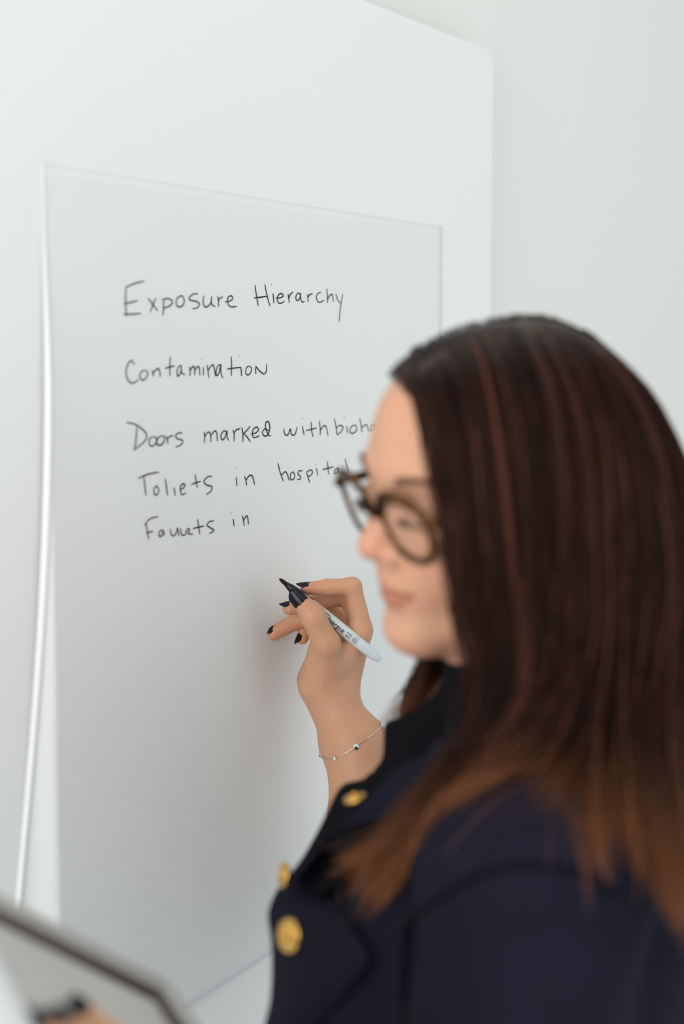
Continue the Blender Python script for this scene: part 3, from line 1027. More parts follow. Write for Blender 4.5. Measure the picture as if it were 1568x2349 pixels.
def on_jacket(px, py, lift, fall=1.0):
    """The spot of the jacket's cloth seen at a photo position, a little in front of it."""
    d = 0.70
    for _ in range(60):
        e = float(JBODY(at(px, py, d)[None])[0])
        d += max(e * 0.9, 0.0002)
        if e < 0.0008: return (px, py, d - lift)
        if d > 1.3: break
    return (px, py, fall)


# far collar leaf, far lapel (navy cloth, shade painted in as near-black), near lapel, near collar
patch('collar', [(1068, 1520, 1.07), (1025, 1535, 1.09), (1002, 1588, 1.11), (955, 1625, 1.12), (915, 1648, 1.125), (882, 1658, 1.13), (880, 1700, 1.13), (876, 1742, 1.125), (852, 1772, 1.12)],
      [(1130, 1530, 1.06), (1120, 1570, 1.06), (1110, 1610, 1.06), (1090, 1650, 1.06), (1070, 1690, 1.06), (1050, 1720, 1.06), (1030, 1750, 1.06), (1010, 1780, 1.06), (980, 1830, 1.06)], M_BLACK_SHADED, bulge=0.008, bdir=TOCAM)
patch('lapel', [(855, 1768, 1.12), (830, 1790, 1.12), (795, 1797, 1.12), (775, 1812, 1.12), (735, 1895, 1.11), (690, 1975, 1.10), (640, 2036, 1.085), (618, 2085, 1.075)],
      [(985, 1800, 1.06), (960, 1830, 1.06), (930, 1860, 1.055), (900, 1890, 1.05), (850, 1950, 1.045), (790, 2010, 1.04), (720, 2070, 1.04), (660, 2110, 1.04)], M_BLACK_SHADED, bulge=0.006, bdir=TOCAM)
patch('lapel', [(770, 1905, 1.045), (725, 1955, 1.05), (680, 2005, 1.05), (635, 2050, 1.05), (614, 2095, 1.045), (622, 2150, 1.04), (624, 2230, 1.035), (620, 2300, 1.03), (606, 2360, 1.03), (600, 2430, 1.03)],
      [on_jacket(*p) for p in [(750, 1925, 0.012, 1.035), (752, 1980, 0.012, 1.02), (765, 2040, 0.013, 1.005), (800, 2110, 0.014, 0.985), (840, 2175, 0.014, 0.968), (852, 2200, 0.014, 0.966), (828, 2235, 0.013, 0.972), (790, 2280, 0.012, 0.985), (745, 2340, 0.010, 1.0), (690, 2420, 0.010, 1.02)]], M_NAVY, bulge=0.012, bdir=TOCAM - RT * 0.4)
patch('collar', [(905, 1770, 1.03), (960, 1740, 1.02), (1030, 1712, 1.005), (1110, 1680, 0.99), (1190, 1640, 0.98), (1280, 1600, 0.985)],
      [(770, 1900, 1.04), (880, 1880, 1.015), (990, 1840, 0.985), (1090, 1800, 0.965), (1190, 1760, 0.955), (1300, 1720, 0.96)], M_NAVY, bulge=0.006, bdir=TOCAM)

# seams of the near sleeve
def seam(pts):
    P = crom([at(*p) for p in pts], 60)
    for _ in range(8):
        d = JBODY(P) - wrinkle(P)
        P = P + FW * d[:, None] * 0.7
    m = MB(); m.tube(P - FW * 0.0008, 0.0022, 8)
    adopt(m.build('seam', M_BLACK_SHADED), person)


def button(c, normal, r=0.0112, name='gold_button'):
    n = np.asarray(normal, float); n /= np.linalg.norm(n)
    u = np.cross(n, ZU); u /= np.linalg.norm(u); w = np.cross(n, u)
    prof = [(0, 0.0048), (0.45, 0.0046), (0.70, 0.0040), (0.78, 0.0030), (0.84, 0.0038), (0.95, 0.0036), (1.0, 0.0022), (0.96, 0.0004), (0.5, -0.001), (0.18, -0.0012), (0.18, -0.005), (0, -0.005)]
    V, Fc = [], []
    N = 28
    for (a, h) in prof:
        for k in range(N):
            t = 2 * math.pi * k / N
            V.append(c + n * h + (u * math.cos(t) + w * math.sin(t)) * r * max(a, 1e-4))
    for i in range(len(prof) - 1):
        for k in range(N):
            Fc.append((i * N + k, i * N + (k + 1) % N, (i + 1) * N + (k + 1) % N, (i + 1) * N + k))
    m = MB(); m.add(V, Fc)
    # raised anchor-like boss
    m.tube([c + n * 0.0046 - w * r * 0.45, c + n * 0.0058, c + n * 0.0046 + w * r * 0.45], [0.0006, 0.0012, 0.0006], 6)
    o = m.build(name, M_GOLD)
    adopt(o, person)
    return o


button(at(668, 2146, 0.996), TOCAM * 0.62 - RT * 0.75 + UP * 0.15, 0.0118)
button(at(657, 2010, 1.075), TOCAM * 0.30 - RT * 0.95 + UP * 0.15, 0.0105)
button(at(816, 1838, 1.050), TOCAM * 0.10 - RT * 0.22 + UP * 0.97, 0.0085)

# ------------------------------------------------------------------ hair
NEAR = [
    [(942, 812, 1.035), (922, 872, 1.012), (940, 975, 1.000), (958, 1060, 0.993), (984, 1180, 0.985), (1000, 1290, 0.982), (1022, 1400, 0.978), (1062, 1515, 0.968), (1070, 1640, 0.945), (975, 1800, 0.955), (850, 1960, 0.975), (745, 1995, 0.99)],
    [(955, 788, 1.035), (978, 860, 1.00), (1010, 960, 0.975), (1035, 1060, 0.965), (1060, 1180, 0.957), (1078, 1290, 0.955), (1095, 1400, 0.952), (1118, 1515, 0.948), (1110, 1640, 0.93), (1010, 1790, 0.94), (885, 1960, 0.96), (800, 2085, 0.97)],
    [(1040, 748, 1.035), (1075, 820, 0.985), (1105, 930, 0.957), (1125, 1060, 0.947), (1142, 1180, 0.942), (1155, 1290, 0.941), (1170, 1400, 0.94), (1188, 1515, 0.935), (1170, 1640, 0.92), (1070, 1775, 0.925), (945, 1940, 0.95), (838, 2110, 0.965)],
    [(1115, 727, 1.035), (1170, 810, 0.978), (1210, 930, 0.948), (1230, 1060, 0.937), (1243, 1180, 0.933), (1252, 1290, 0.933), (1260, 1400, 0.932), (1262, 1515, 0.928), (1225, 1640, 0.915), (1120, 1755, 0.915), (1000, 1890, 0.94), (870, 2085, 0.96)],
    [(1175, 720, 1.035), (1250, 805, 0.978), (1300, 930, 0.948), (1325, 1060, 0.936), (1338, 1180, 0.932), (1343, 1290, 0.932), (1343, 1400, 0.930), (1330, 1525, 0.925), (1272, 1645, 0.912), (1165, 1750, 0.905), (1050, 1860, 0.93), (930, 2030, 0.955)],
    [(1212, 718, 1.035), (1305, 800, 0.980), (1370, 930, 0.952), (1400, 1060, 0.940), (1415, 1180, 0.936), (1418, 1290, 0.935), (1412, 1400, 0.934), (1398, 1540, 0.928), (1392, 1690, 0.91), (1398, 1830, 0.875), (1412, 1950, 0.85), (1435, 2070, 0.835)],
    [(1255, 722, 1.035), (1365, 815, 0.985), (1440, 950, 0.958), (1478, 1080, 0.948), (1495, 1200, 0.945), (1498, 1320, 0.945), (1490, 1440, 0.943), (1478, 1590, 0.935), (1478, 1750, 0.905), (1505, 1920, 0.86), (1540, 2070, 0.84), (1575, 2190, 0.83)],
    [(1300, 738, 1.036), (1420, 845, 1.00), (1500, 980, 0.975), (1540, 1110, 0.967), (1560, 1240, 0.965), (1565, 1370, 0.965), (1560, 1500, 0.963), (1555, 1650, 0.95), (1562, 1820, 0.92), (1590, 1970, 0.88), (1630, 2090, 0.865), (1670, 2190, 0.86)],
    [(1340, 755, 1.04), (1470, 880, 1.02), (1550, 1030, 1.003), (1592, 1170, 1.0), (1618, 1310, 1.0), (1630, 1450, 1.0), (1630, 1590, 0.995), (1630, 1740, 0.985), (1640, 1900, 0.95), (1660, 2040, 0.93), (1690, 2170, 0.93), (1720, 2270, 0.93)],
    [(1365, 770, 1.045), (1498, 905, 1.05), (1580, 1070, 1.05), (1622, 1210, 1.055), (1650, 1350, 1.06), (1665, 1500, 1.06), (1670, 1640, 1.06), (1670, 1780, 1.06), (1665, 1930, 1.05), (1660, 2070, 1.05), (1670, 2190, 1.05), (1680, 2280, 1.05)],
]
FAR = [
    [(952, 812, 1.040), (950, 870, 1.06), (950, 960, 1.09), (950, 1060, 1.105), (962, 1180, 1.115), (968, 1290, 1.12), (968, 1400, 1.125), (966, 1480, 1.13), (945, 1550, 1.14), (912, 1610, 1.15), (872, 1646, 1.155), (830, 1664, 1.16)],
    [(1000, 766, 1.043), (1000, 840, 1.09), (1020, 960, 1.12), (1040, 1080, 1.13), (1050, 1190, 1.135), (1050, 1300, 1.14), (1040, 1400, 1.14), (1020, 1480, 1.14), (992, 1545, 1.15), (958, 1605, 1.155), (915, 1655, 1.16), (880, 1690, 1.16)],
    [(1175, 720, 1.045), (1240, 800, 1.10), (1280, 940, 1.13), (1300, 1080, 1.14), (1310, 1200, 1.145), (1310, 1320, 1.145), (1300, 1430, 1.145), (1290, 1530, 1.145), (1285, 1630, 1.15), (1280, 1720, 1.155), (1280, 1800, 1.16), (1280, 1880, 1.16)],
    [(1310, 742, 1.048), (1425, 860, 1.09), (1500, 1010, 1.105), (1540, 1150, 1.11), (1560, 1280, 1.115), (1565, 1400, 1.115), (1565, 1520, 1.115), (1565, 1640, 1.115), (1560, 1760, 1.115), (1560, 1860, 1.115), (1560, 1960, 1.115), (1560, 2050, 1.115)],
    NEAR[-1],
]
WISP = [
    [(1212, 718, 1.047), (1290, 800, 0.980), (1350, 930, 0.950), (1375, 1060, 0.938), (1385, 1180, 0.934), (1385, 1290, 0.933), (1378, 1400, 0.932), (1350, 1540, 0.926), (1330, 1690, 0.905), (1300, 1830, 0.87), (1318, 1950, 0.845), (1334, 2090, 0.83)],
    [(1255, 722, 1.047), (1365, 815, 0.985), (1440, 950, 0.958), (1470, 1080, 0.946), (1480, 1200, 0.943), (1480, 1320, 0.943), (1465, 1440, 0.941), (1440, 1590, 0.932), (1410, 1750, 0.90), (1390, 1920, 0.855), (1398, 2100, 0.835), (1414, 2270, 0.825)],
]
NPT = 30
nr = np.random.RandomState(7)


def guide_grid(G, n=NPT):
    dz = 0.012 if G is NEAR else -0.020          # the two halves overlap under the parting
    G = [[(g[0][0], g[0][1] + 2, g[0][2] + dz)] + g[1:] for g in G]
    return np.array([crom([at(*p) for p in g], n) for g in G])


def interp_guides(GG, s):
    x = np.clip(s, 0, 1) * (len(GG) - 1)
    i = np.clip(np.floor(x).astype(int), 0, len(GG) - 2)
    f = (x - i)
    # smooth (Catmull-Rom) across the guides
    g = lambda j: GG[np.clip(j, 0, len(GG) - 1)]
    f = f[:, None, None]
    p0, p1, p2, p3 = g(i - 1), g(i), g(i + 1), g(i + 2)
    return 0.5 * (2 * p1 + (p2 - p0) * f + (2 * p0 - 5 * p1 + 4 * p2 - p3) * f**2 + (3 * p1 - p0 - 3 * p2 + p3) * f**3)


def strands(GG, count, nclump, inset, seed, split=None, frizz=1.0):
    r = np.random.RandomState(seed)
    cs = np.sort(r.uniform(0, 1, nclump))
    s = r.uniform(0, 1, count) ** (0.72 if split is None else 1.0)
    ci = np.abs(s[:, None] - cs[None]).argmin(1)
    if split is not None:                      # front and back locks part at the shoulder
        side = s < split
        cand = np.where(side[:, None], (cs < split)[None], (cs >= split)[None])
        dist = np.abs(s[:, None] - cs[None]) + 10 * (~cand)
        ci = dist.argmin(1)
    tt = np.linspace(0, 1, NPT)
    base = interp_guides(GG, s)
    cen = interp_guides(GG, cs[ci])
    pull = np.clip((0.15 + 0.72 * tt ** 1.2)[None, :, None] * r.uniform(0.6, 1.2, (count, 1, 1)), 0, 0.98)
    P = base * (1 - pull) + cen * pull
    lay = np.clip(0.5 * r.uniform(0, 1, count) ** 1.5 + 0.5 * r.uniform(0, 1, nclump)[ci], 0, 1)
    ax = HO + HU * 0.02
    d = P - (ax - np.array([0, 0, 1.0]) * 0)
    # inward direction: towards the head's axis, level
    inn = -(P - ax); inn[:, :, 2] *= np.clip(1.2 - 2.2 * tt, 0, 1)[None]
    inn /= np.linalg.norm(inn, axis=2)[:, :, None] + 1e-9
    P = P + inn * (lay[:, None] * inset)[:, :, None]
    ph = r.uniform(0, 6.28, (count, 3)); fr = r.uniform(0.6, 1.7, (count, 3))
    amp = (0.0006 + 0.0065 * tt ** 1.6) * frizz
    cph = r.uniform(0, 6.28, (nclump, 3))
    for a in range(3):
        P[:, :, a] += amp * np.sin(ph[:, a, None] + 6.28 * fr[:, a, None] * tt) * 0.8
        P[:, :, a] += 0.0045 * tt ** 1.3 * np.sin(cph[ci, a][:, None] + 7 * tt)
    # different lengths
    ln = r.uniform(0.80, 1.0, nclump)[ci] * r.uniform(0.90, 1.0, count)
    ln[r.uniform(0, 1, count) < 0.10] *= 0.85
    if split is not None: ln = np.where(s < split, 0.5 + 0.5 * ln, ln)
    xs = tt[None] * ln[:, None] * (NPT - 1)
    i0 = np.clip(np.floor(xs).astype(int), 0, NPT - 2)
    f = (xs - i0)[:, :, None]
    P = np.take_along_axis(P, i0[:, :, None].repeat(3, 2), 1) * (1 - f) + np.take_along_axis(P, (i0 + 1)[:, :, None].repeat(3, 2), 1) * f
    # colour
    ctone = r.uniform(0, 1, nclump)
    hl = np.clip((ctone[ci] - 0.68) / 0.32, 0, 1) * r.uniform(0.4, 1, count) * (0.35 + 0.65 * sstep(0.02, 0.30, s))
    dark = np.array([0.0040, 0.0017, 0.0014]); mid = np.array([0.125, 0.045, 0.028]); tip = np.array([0.46, 0.175, 0.072])
    t2 = tt[None] * ln[:, None]
    tone = dark + (mid - dark) * np.clip(hl[:, None] * 0.95 + r.uniform(0, 0.10, (count, 1)), 0, 1)[:, :, None]
    k = np.clip((t2 - 0.62 - 0.12 * (1 - hl[:, None])) / 0.34, 0, 1)[:, :, None] ** 1.2
    tone = tone * (1 - k) + tip * (0.35 + 0.65 * r.uniform(0, 1, (count, 1, 1))) * k
    return P, tone, 0.00048 * r.uniform(0.7, 1.35, count), lay


def push_out(P, fn, gap):
    sh = P.shape
    Q = P.reshape(-1, 3).copy()
    for s0 in range(0, len(Q), 4000):
        q_ = Q[s0:s0 + 4000]
        for _ in range(3):
            d = fn(q_)
            m = d < gap
            if not m.any(): break
            e = 0.002
            g = np.stack([fn(q_[m] + e * v) - fn(q_[m] - e * v) for v in np.eye(3)], -1)
            g /= np.linalg.norm(g, axis=1)[:, None] + 1e-9
            q_[m] += g * (gap - d[m])[:, None]
        Q[s0:s0 + 4000] = q_
    return Q.reshape(sh)


GN, GF = guide_grid(NEAR), guide_grid(FAR)
JHAIR = lambda P: JBODY(P) - 0.002
SP, STONE, SR, LAYER = [], [], [], []
for (GG, cnt, ncl, ins, seed, split, fz) in ((GN, 5200, 84, 0.014, 3, 4.5 / 9, 1.0), (GN, 500, 400, 0.003, 5, 4.5 / 9, 2.4), (guide_grid(WISP), 130, 4, 0.006, 21, 0.0, 1.0), (GF, 1700, 46, 0.012, 9, None, 1.0)):
    P, tone_, rd, ly = strands(GG, cnt, ncl, ins, seed, split, fz)
    LAYER.append(1 - ly); SP.append(P); STONE.append(tone_); SR.append(rd)
SP = np.concatenate(SP); STONE = np.concatenate(STONE); SR = np.concatenate(SR); LAYER = np.concatenate(LAYER)
low = SP[:, 14:]
n_ = low.shape[0]
order = np.argsort((low[:, 8] @ W(1, 0, 0)) * 3 + low[:, 8, 2])
for c0 in range(0, n_, 60):
    ii = order[c0:c0 + 60]
    lw = low[ii]
    for j in range(lw.shape[1]):
        lw[:, j] = push_out(lw[:, j], JHAIR, 0.0035)
    low[ii] = lw
SP[:, 14:] = low
SKULL = Blend([HEAD[i] for i in range(12)] + [(HC((sx * 0.066, 0.085, 0.020), (sx * 0.0735, 0.0, 0.015), 0.004, 0.004), 0.03) for sx in (-1, 1)], 0.02)


def clear_head(P, side, gap):
    Q = P.copy()
    for _ in range(7):
        d = SKULL(Q)
        m_ = d < gap
        if not m_.any(): break
        Q[m_] += side[m_] * (gap[m_] - d[m_])[:, None] * 1.1
    return Q


SIDE = np.where((np.arange(len(SP)) < 5830)[:, None], TOCAM * 0.9 + HL * 0.15, FW * 0.9 - HL * 0.15)
for j in range(0, 4):
    SP[:, j] = push_out(SP[:, j], SKULL, 0.0025 + 0.001 * j)
moved = np.zeros((len(SP), NPT))
for j in range(4, 24):
    moved[:, j] = np.linalg.norm(clear_head(SP[:, j], SIDE, 0.0045 + 0.006 * LAYER) - SP[:, j], axis=1)
for j in range(5, 27):                         # hair hangs from the fullest point instead of hugging the head
    moved[:, j] = np.maximum(moved[:, j], moved[:, j - 1] * 0.94)
for j in range(25, 3, -1):
    moved[:, j] = np.maximum(moved[:, j], moved[:, j + 1] * 0.80)
SP += (SIDE / np.linalg.norm(SIDE, axis=1)[:, None])[:, None, :] * moved[:, :, None]
tan = np.gradient(SP, axis=1); tan /= np.linalg.norm(tan, axis=2)[:, :, None] + 1e-9
ref = np.cross(tan, W(0.3, -0.9, 0.25)); ref /= np.linalg.norm(ref, axis=2)[:, :, None] + 1e-9
bin_ = np.cross(tan, ref)
NS = 3
taper = np.concatenate([np.linspace(0.8, 1, 4), np.ones(NPT - 12), np.linspace(1, 0.25, 8)])
rings = []
for k in range(NS):
    a = 2 * math.pi * k / NS
    rings.append(SP + (ref * math.cos(a) + bin_ * math.sin(a)) * (SR[:, None] * taper[None])[:, :, None])
HV = np.stack(rings, 2).reshape(-1, 3)
HT = np.repeat(STONE[:, :, None, :], NS, 2).reshape(-1, 3)
ns = len(SP)
base_i = (np.arange(ns)[:, None, None] * NPT + np.arange(NPT - 1)[None, :, None]) * NS
kk = np.arange(NS)[None, None]
HFc = np.stack([base_i + kk, base_i + (kk + 1) % NS, base_i + NS + (kk + 1) % NS, base_i + NS + kk], -1).reshape(-1, 4)
# the dense under-layer of hair that the loose strands lie on
und_v, und_f, und_t = [], [], []
off = len(HV)
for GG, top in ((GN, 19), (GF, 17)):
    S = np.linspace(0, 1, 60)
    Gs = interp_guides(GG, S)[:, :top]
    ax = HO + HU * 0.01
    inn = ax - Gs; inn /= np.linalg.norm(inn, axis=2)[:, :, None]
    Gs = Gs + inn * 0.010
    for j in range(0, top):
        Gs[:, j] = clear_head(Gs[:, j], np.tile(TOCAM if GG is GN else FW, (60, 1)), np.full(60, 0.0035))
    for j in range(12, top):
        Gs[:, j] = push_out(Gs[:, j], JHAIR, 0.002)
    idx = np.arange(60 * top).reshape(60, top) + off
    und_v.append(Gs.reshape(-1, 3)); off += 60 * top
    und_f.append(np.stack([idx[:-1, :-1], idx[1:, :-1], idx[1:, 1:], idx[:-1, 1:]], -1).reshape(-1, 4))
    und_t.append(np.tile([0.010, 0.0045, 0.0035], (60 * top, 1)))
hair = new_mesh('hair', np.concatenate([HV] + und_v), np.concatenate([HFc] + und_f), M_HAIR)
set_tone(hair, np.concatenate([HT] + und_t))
adopt(hair, person)

seam([(925, 2380, 0.90), (930, 2240, 0.90), (945, 2130, 0.90), (1000, 2050, 0.89), (1080, 1990, 0.88), (1180, 1963, 0.87), (1290, 1968, 0.88), (1380, 2010, 0.90)])

# ------------------------------------------------------------------ glasses
gl = empty('eyeglasses', tuple(H(0, 0.104, 0.0)))
tag(gl, 'tortoiseshell framed eyeglasses worn on the woman\'s face', 'eyeglasses')


def rim_pts(sx, n=40, grow=0.0):
    out = []
    for i in range(n):
        a = 2 * math.pi * i / n
        c, s_ = math.cos(a), math.sin(a)
        e = 2.35
        x = 0.0250 * math.copysign(abs(c) ** (2 / e), c)
        z = 0.0200 * math.copysign(abs(s_) ** (2 / e), s_)
        x *= 1 + 0.10 * s_            # wider above than below
        x += grow * c; z += grow * s_
        X = 0.0358 + x
        yy = 0.1085 - 0.006 * (X / 0.06) ** 2 - 0.26 * (0.02 - z)
        out.append(H(sx * X, yy, 0.0072 + z))
    return np.array(out)


fr = MB()
for sx in (-1, 1):
    a = rim_pts(sx, 40, 0.0); o_ = rim_pts(sx, 40, 0.0044)
    V, Fc = [], []
    n = 40
    for i in range(n):
        thick = 0.0
        up_ = max(0, math.sin(2 * math.pi * i / n)) ** 1.5
        outp = o_[i] + (o_[i] - a[i]) * 1.1 * up_
        for p, h in ((a[i], 0.0019), (outp, 0.0019), (outp, -0.0019), (a[i], -0.0019)):
            V.append(p + HF * h)
    for i in range(n):
        for k in range(4):
            Fc.append((i * 4 + k, i * 4 + (k + 1) % 4, ((i + 1) % n) * 4 + (k + 1) % 4, ((i + 1) % n) * 4 + k))
    fr.add(V, Fc)
fo = fr.build('frame_front', M_TORT); adopt(fo, gl)
bv = fo.modifiers.new('soft', 'BEVEL'); bv.width = 0.0009; bv.segments = 2
m = MB()
P = crom([H(-0.013, 0.1095, 0.0145), H(-0.006, 0.1115, 0.0170), H(0, 0.1125, 0.0178), H(0.006, 0.1115, 0.0170), H(0.013, 0.1095, 0.0145)], 14)
m.tube(P, 0.0036, 10)
adopt(m.build('bridge', M_TORT), gl)
for sx in (-1, 1):
    L = rim_pts(sx, 40, 0.0005)
    c = L.mean(0)
    V = np.concatenate([[c + HF * 0.0012], L, [c + HF * 0.0002], L - HF * 0.0012])
    Fc = []
    for i in range(40):
        j = (i + 1) % 40
        Fc += [(0, 1 + i, 1 + j), (41, 42 + j, 42 + i)]
        Fc += [(1 + i, 42 + i, 42 + j), (1 + i, 42 + j, 1 + j)]
    m = MB(); m.add(V, Fc)
    adopt(m.build('lens', M_GLASS), gl)
    m = MB()
    P = crom([H(sx * 0.0630, 0.1015, 0.0195), H(sx * 0.0670, 0.098, 0.0195), H(sx * 0.0680, 0.090, 0.0195), H(sx * 0.0705, 0.05, 0.019), H(sx * 0.0740, 0.0, 0.015), H(sx * 0.0735, -0.025, 0.0), H(sx * 0.072, -0.035, -0.02)], 30)
    m.tube(P, np.linspace(0.0040, 0.0024, 30), 8)
    adopt(m.build('temple', M_TORT), gl)

# ------------------------------------------------------------------ the marker
PT, PE = at(640, 1327, 1.445), at(872, 1515, 1.455)
pd = PE - PT; PL = np.linalg.norm(pd); pd /= PL
pen = empty('marker_pen', tuple((PT + PE) / 2))
tag(pen, 'uncapped grey and black permanent marker held in the woman\'s raised hand', 'marker')
pu = np.cross(pd, FW); pu /= np.linalg.norm(pu)
pw = np.cross(pd, pu)


def lathe(name, prof, m_, par, n=32):
    V, Fc = [], []
    for (x, r) in prof:
        for k in range(n):
            a = 2 * math.pi * k / n
            V.append(PT + pd * x * PL + (pu * math.cos(a) + pw * math.sin(a)) * max(r, 1e-5))
    for i in range(len(prof) - 1):
        for k in range(n):
            Fc.append((i * n + k, (i + 1) * n + k, (i + 1) * n + (k + 1) % n, i * n + (k + 1) % n))
    m = MB(); m.add(V, Fc)
    o = m.build(name, m_); adopt(o, par); return o


lathe('nib', [(0, 0), (0.002, 0.0007), (0.012, 0.0014), (0.035, 0.0021), (0.070, 0.0024), (0.085, 0.0024), (0.085, 0)], M_NIB, pen)
lathe('grip', [(0.068, 0), (0.068, 0.0026), (0.085, 0.0030), (0.11, 0.0040), (0.15, 0.0046), (0.19, 0.0052), (0.21, 0.0055), (0.30, 0.0056), (0.305, 0.0050), (0.305, 0)], M_PENBLACK, pen)
lathe('barrel', [(0.300, 0), (0.300, 0.0050), (0.305, 0.0053), (0.33, 0.0056), (0.5, 0.0060), (0.70, 0.0062), (0.77, 0.0061), (0.772, 0.0057), (0.772, 0)], M_PENGREY, pen)
lathe('end_cap', [(0.770, 0), (0.770, 0.0058), (0.775, 0.0060), (0.85, 0.0058), (0.93, 0.0055), (0.97, 0.0048), (0.99, 0.0034), (0.998, 0.0018), (1.0, 0)], M_PENEND, pen)
SH = [[(0.95, 0.95), (0.6, 1.05), (0.25, 0.85), (0.35, 0.6), (0.7, 0.45), (0.75, 0.2), (0.45, 0.0), (0.1, 0.12)],
      [(1.1, 1.0), (1.05, 0.5), (1.02, 0.05)], [(1.02, 0.3), (1.25, 0.55), (1.4, 0.45), (1.42, 0.05)],
      [(1.95, 0.5), (1.7, 0.52), (1.58, 0.25), (1.72, 0.05), (1.92, 0.3), (1.95, 0.5), (1.95, 0.05)],
      [(2.15, 0.52), (2.15, 0.05)], [(2.15, 0.35), (2.3, 0.52), (2.45, 0.5)],
      [(2.6, 0.52), (2.58, 0.0), (2.55, -0.45)], [(2.6, 0.35), (2.8, 0.52), (2.98, 0.35), (2.85, 0.08), (2.6, 0.1)],
      [(3.15, 0.5), (3.15, 0.05)], [(3.16, 0.78), (3.18, 0.80)],
      [(3.35, 0.28), (3.6, 0.33), (3.65, 0.48), (3.5, 0.54), (3.35, 0.35), (3.4, 0.08), (3.7, 0.08)]]
FINE = [[(0, 0), (0, 1), (0.6, 1)], [(0, 0.5), (0.5, 0.5)], [(0.9, 0), (0.9, 1)], [(1.2, 0), (1.2, 1), (1.8, 0), (1.8, 1)], [(2.7, 1), (2.1, 1), (2.1, 0), (2.7, 0)], [(2.1, 0.5), (2.6, 0.5)]]
POINT = [[(0, 0), (0, 1), (0.6, 1), (0.6, 0.5), (0, 0.5)], [(0.9, 0), (0.9, 1), (1.4, 1), (1.4, 0), (0.9, 0)], [(1.7, 0), (1.7, 1)], [(2.0, 0), (2.0, 1), (2.5, 0), (2.5, 1)], [(2.75, 1), (3.35, 1)], [(3.05, 1), (3.05, 0)]]
SEAL = [[(0.5 + 0.5 * math.cos(a), 0.5 + 0.5 * math.sin(a)) for a in np.linspace(0, 2 * math.pi, 18)], [(0.25, 0.3), (0.5, 0.75), (0.75, 0.3), (0.25, 0.3)]]


def barrel_r(x): return np.interp(x, [0.30, 0.33, 0.5, 0.7, 0.77], [0.005, 0.0056, 0.0060, 0.0062, 0.0061])


def print_on(strk, x0, sx, c0, sc, width, m, smooth=True):
    """Printed strokes wrapped round the barrel; x along it, the other axis round it."""
    for st in strk:
        P = np.array([(x, y, 0) for x, y in st], float)
        if smooth and len(P) > 2: P = crom(P, 5 * len(P))
        pts = []
        for x, y, _ in P:
            xx = x0 + x * sx
            r = barrel_r(xx) + 0.00004
            ang = (c0 + y * sc) / r
            d = -FW * math.cos(ang) + UPN * math.sin(ang)
            pts.append(PT + pd * xx * PL + d * r)
        m.tube(pts, width, 5)


UPN = np.cross(-FW, pd); UPN /= np.linalg.norm(UPN)
if UPN @ UP < 0: UPN = -UPN
m = MB()
print_on(SH, 0.425, 0.058, -0.0024, 0.0058, 0.00042, m)
adopt(m.build('printed_lettering', M_INK), pen)
m = MB()
print_on(FINE, 0.665, 0.016, 0.0006, 0.0016, 0.00022, m, False)
print_on(POINT, 0.665, 0.013, -0.0026, 0.0016, 0.00022, m, False)
print_on(SEAL, 0.728, 0.036, -0.0022, 0.0044, 0.00020, m, False)
adopt(m.build('printed_lettering', M_INK), pen)

# ------------------------------------------------------------------ bracelet round the forearm
ARM = Blend(R_ARM, 0.02)
c = at(802, 1722, 1.455)
axis = FA / np.linalg.norm(FA)
br = empty('bracelet', tuple(c))
tag(br, 'fine chain bracelet with tiny bright stones round the raised forearm', 'bracelet')
e1 = np.cross(axis, FW); e1 /= np.linalg.norm(e1); e2 = np.cross(axis, e1)
if e1 @ RT < 0: e1 = -e1
if e2 @ FW > 0: e2 = -e2
cax = WRR + axis * ((c - WRR) @ axis)


def arm_ring(a, extra=0.0011):
    # slack ring: hangs lower on the side facing the viewer
    d = e1 * math.cos(a) + e2 * math.sin(a)
    p0 = cax + axis * (-0.013 - 0.007 * math.cos(a) + 0.015 * math.sin(a))
    lo_, hi_ = 0.005, 0.08
    ts = np.linspace(lo_, hi_, 80)
    dd = ARM(p0 + ts[:, None] * d)
    t = np.interp(0.0, dd, ts) if dd[-1] > 0 else 0.04
    return p0 + d * (t + extra), d


ring = [arm_ring(a)[0] for a in np.linspace(0, 2 * math.pi, 73)]
m = MB(); m.tube(ring, 0.00042, 6, cap=False)
adopt(m.build('chain', M_SILVER), br)
for a, r in ((math.radians(72), 0.0032), (math.radians(118), 0.0024), (math.radians(172), 0.0020), (math.radians(20), 0.0022), (math.radians(225), 0.0022), (math.radians(300), 0.0022)):
    p, d = arm_ring(a, 0.0016)
    m = MB()
    u = np.cross(d, axis); u /= np.linalg.norm(u)
    V = [p + d * 0.0012]
    for k in range(8):
        t = 2 * math.pi * k / 8
        V.append(p + (u * math.cos(t) + axis * math.sin(t)) * r + d * 0.0002)
    V.append(p - d * 0.0012)
    m.add(V, [(0, 1 + k, 1 + (k + 1) % 8) for k in range(8)] + [(9, 1 + (k + 1) % 8, 1 + k) for k in range(8)])
    adopt(m.build('stone', M_SILVER, smooth=False), br)

# ------------------------------------------------------------------ tablet in the lower left corner, with a sheet of paper
TW, TH_ = 0.29, 0.20
tab = empty('tablet', tuple(TC + ta * TW / 2 + tb * TH_ / 2))
tag(tab, 'pale tablet with thick grey rubber rim held low in the woman\'s left hand', 'tablet')


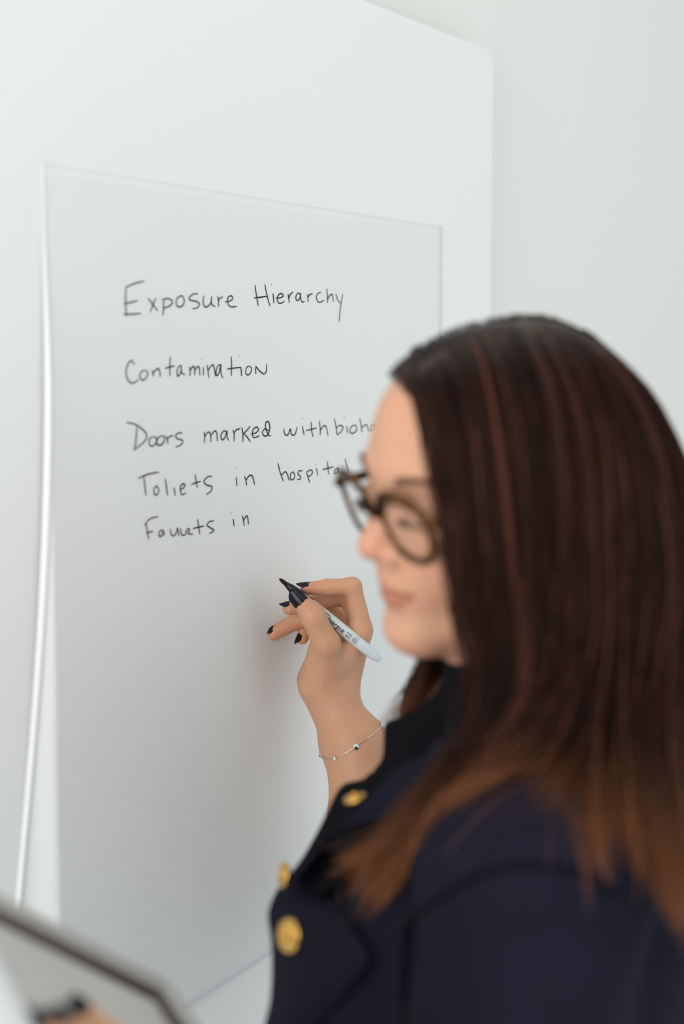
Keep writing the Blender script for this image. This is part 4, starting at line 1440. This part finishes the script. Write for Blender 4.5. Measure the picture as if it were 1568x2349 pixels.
def rrect(ins, n0, r):
    out = []
    rr = max(r - ins, 0.002)
    i_ = ins + rr
    for (a0, b0, s0) in ((i_, i_, 180), (TW - i_, i_, 270), (TW - i_, TH_ - i_, 0), (i_, TH_ - i_, 90)):
        for k in range(8):
            t = math.radians(s0 + 90 * k / 7)
            out.append(TC + ta * (a0 + rr * math.cos(t)) + tb * (b0 + rr * math.sin(t)) + tn * n0)
    return out


def rim(name, prof, m_, back=False):
    V = [p for (i_, h) in prof for p in rrect(i_, h, RR)]
    n = 32
    Fc = []
    for i in range(len(prof) - 1):
        for k in range(n):
            Fc.append((i * n + k, i * n + (k + 1) % n, (i + 1) * n + (k + 1) % n, (i + 1) * n + k))
    if back: Fc.append(tuple(range(n))[::-1])
    m = MB(); m.add(V, Fc)
    adopt(m.build(name, m_, smooth=False), tab)


RR = 0.012
rim('case', [(0.001, -0.011), (0.0, -0.009), (0.0, 0.005), (0.0010, 0.0080), (0.0030, 0.0096), (0.0060, 0.0094), (0.0142, 0.0062), (0.0142, 0.004)], M_CASE, True)
rim('bezel', [(0.0138, 0.004), (0.0141, 0.0061), (0.018, 0.0056), (0.022, 0.0044), (0.0255, 0.0024), (0.0272, 0.0010)], M_BEZEL)
n = 32
m = MB(); ring = rrect(0.0268, 0.0020, RR); m.add(ring, [tuple(range(n))])
V2 = rrect(0.0268, -0.003, RR); m.add(V2, [tuple(range(n))[::-1]])
adopt(m.build('screen', M_SCREEN, smooth=False), tab)

A = [on_tab(-70, 2090, 0.010), on_tab(5, 2208, 0.010), on_tab(74, 2352, 0.010), on_tab(106, 2430, 0.010)]
Bq = [on_tab(-190, 2170, 0.010), on_tab(-110, 2290, 0.010), on_tab(-40, 2420, 0.010), on_tab(0, 2500, 0.010)]
A = crom(A, 20); Bq = crom(Bq, 20)
V = np.zeros((20, 8, 3))
for k in range(8):
    s = k / 7
    V[:, k] = A * (1 - s) + Bq * s + (UP * 0.006 + TOCAM * 0.006) * math.sin(math.pi * s)
idx = np.arange(160).reshape(20, 8)
o = new_mesh('white_sheet', V.reshape(-1, 3), np.stack([idx[:-1, :-1], idx[1:, :-1], idx[1:, 1:], idx[:-1, 1:]], -1).reshape(-1, 4), M_WHITE)
s_ = o.modifiers.new('thickness', 'SOLIDIFY'); s_.thickness = 0.0006
tag(o, 'blurred white sheet edge in the lower left corner overlapping the tablet', 'paper')
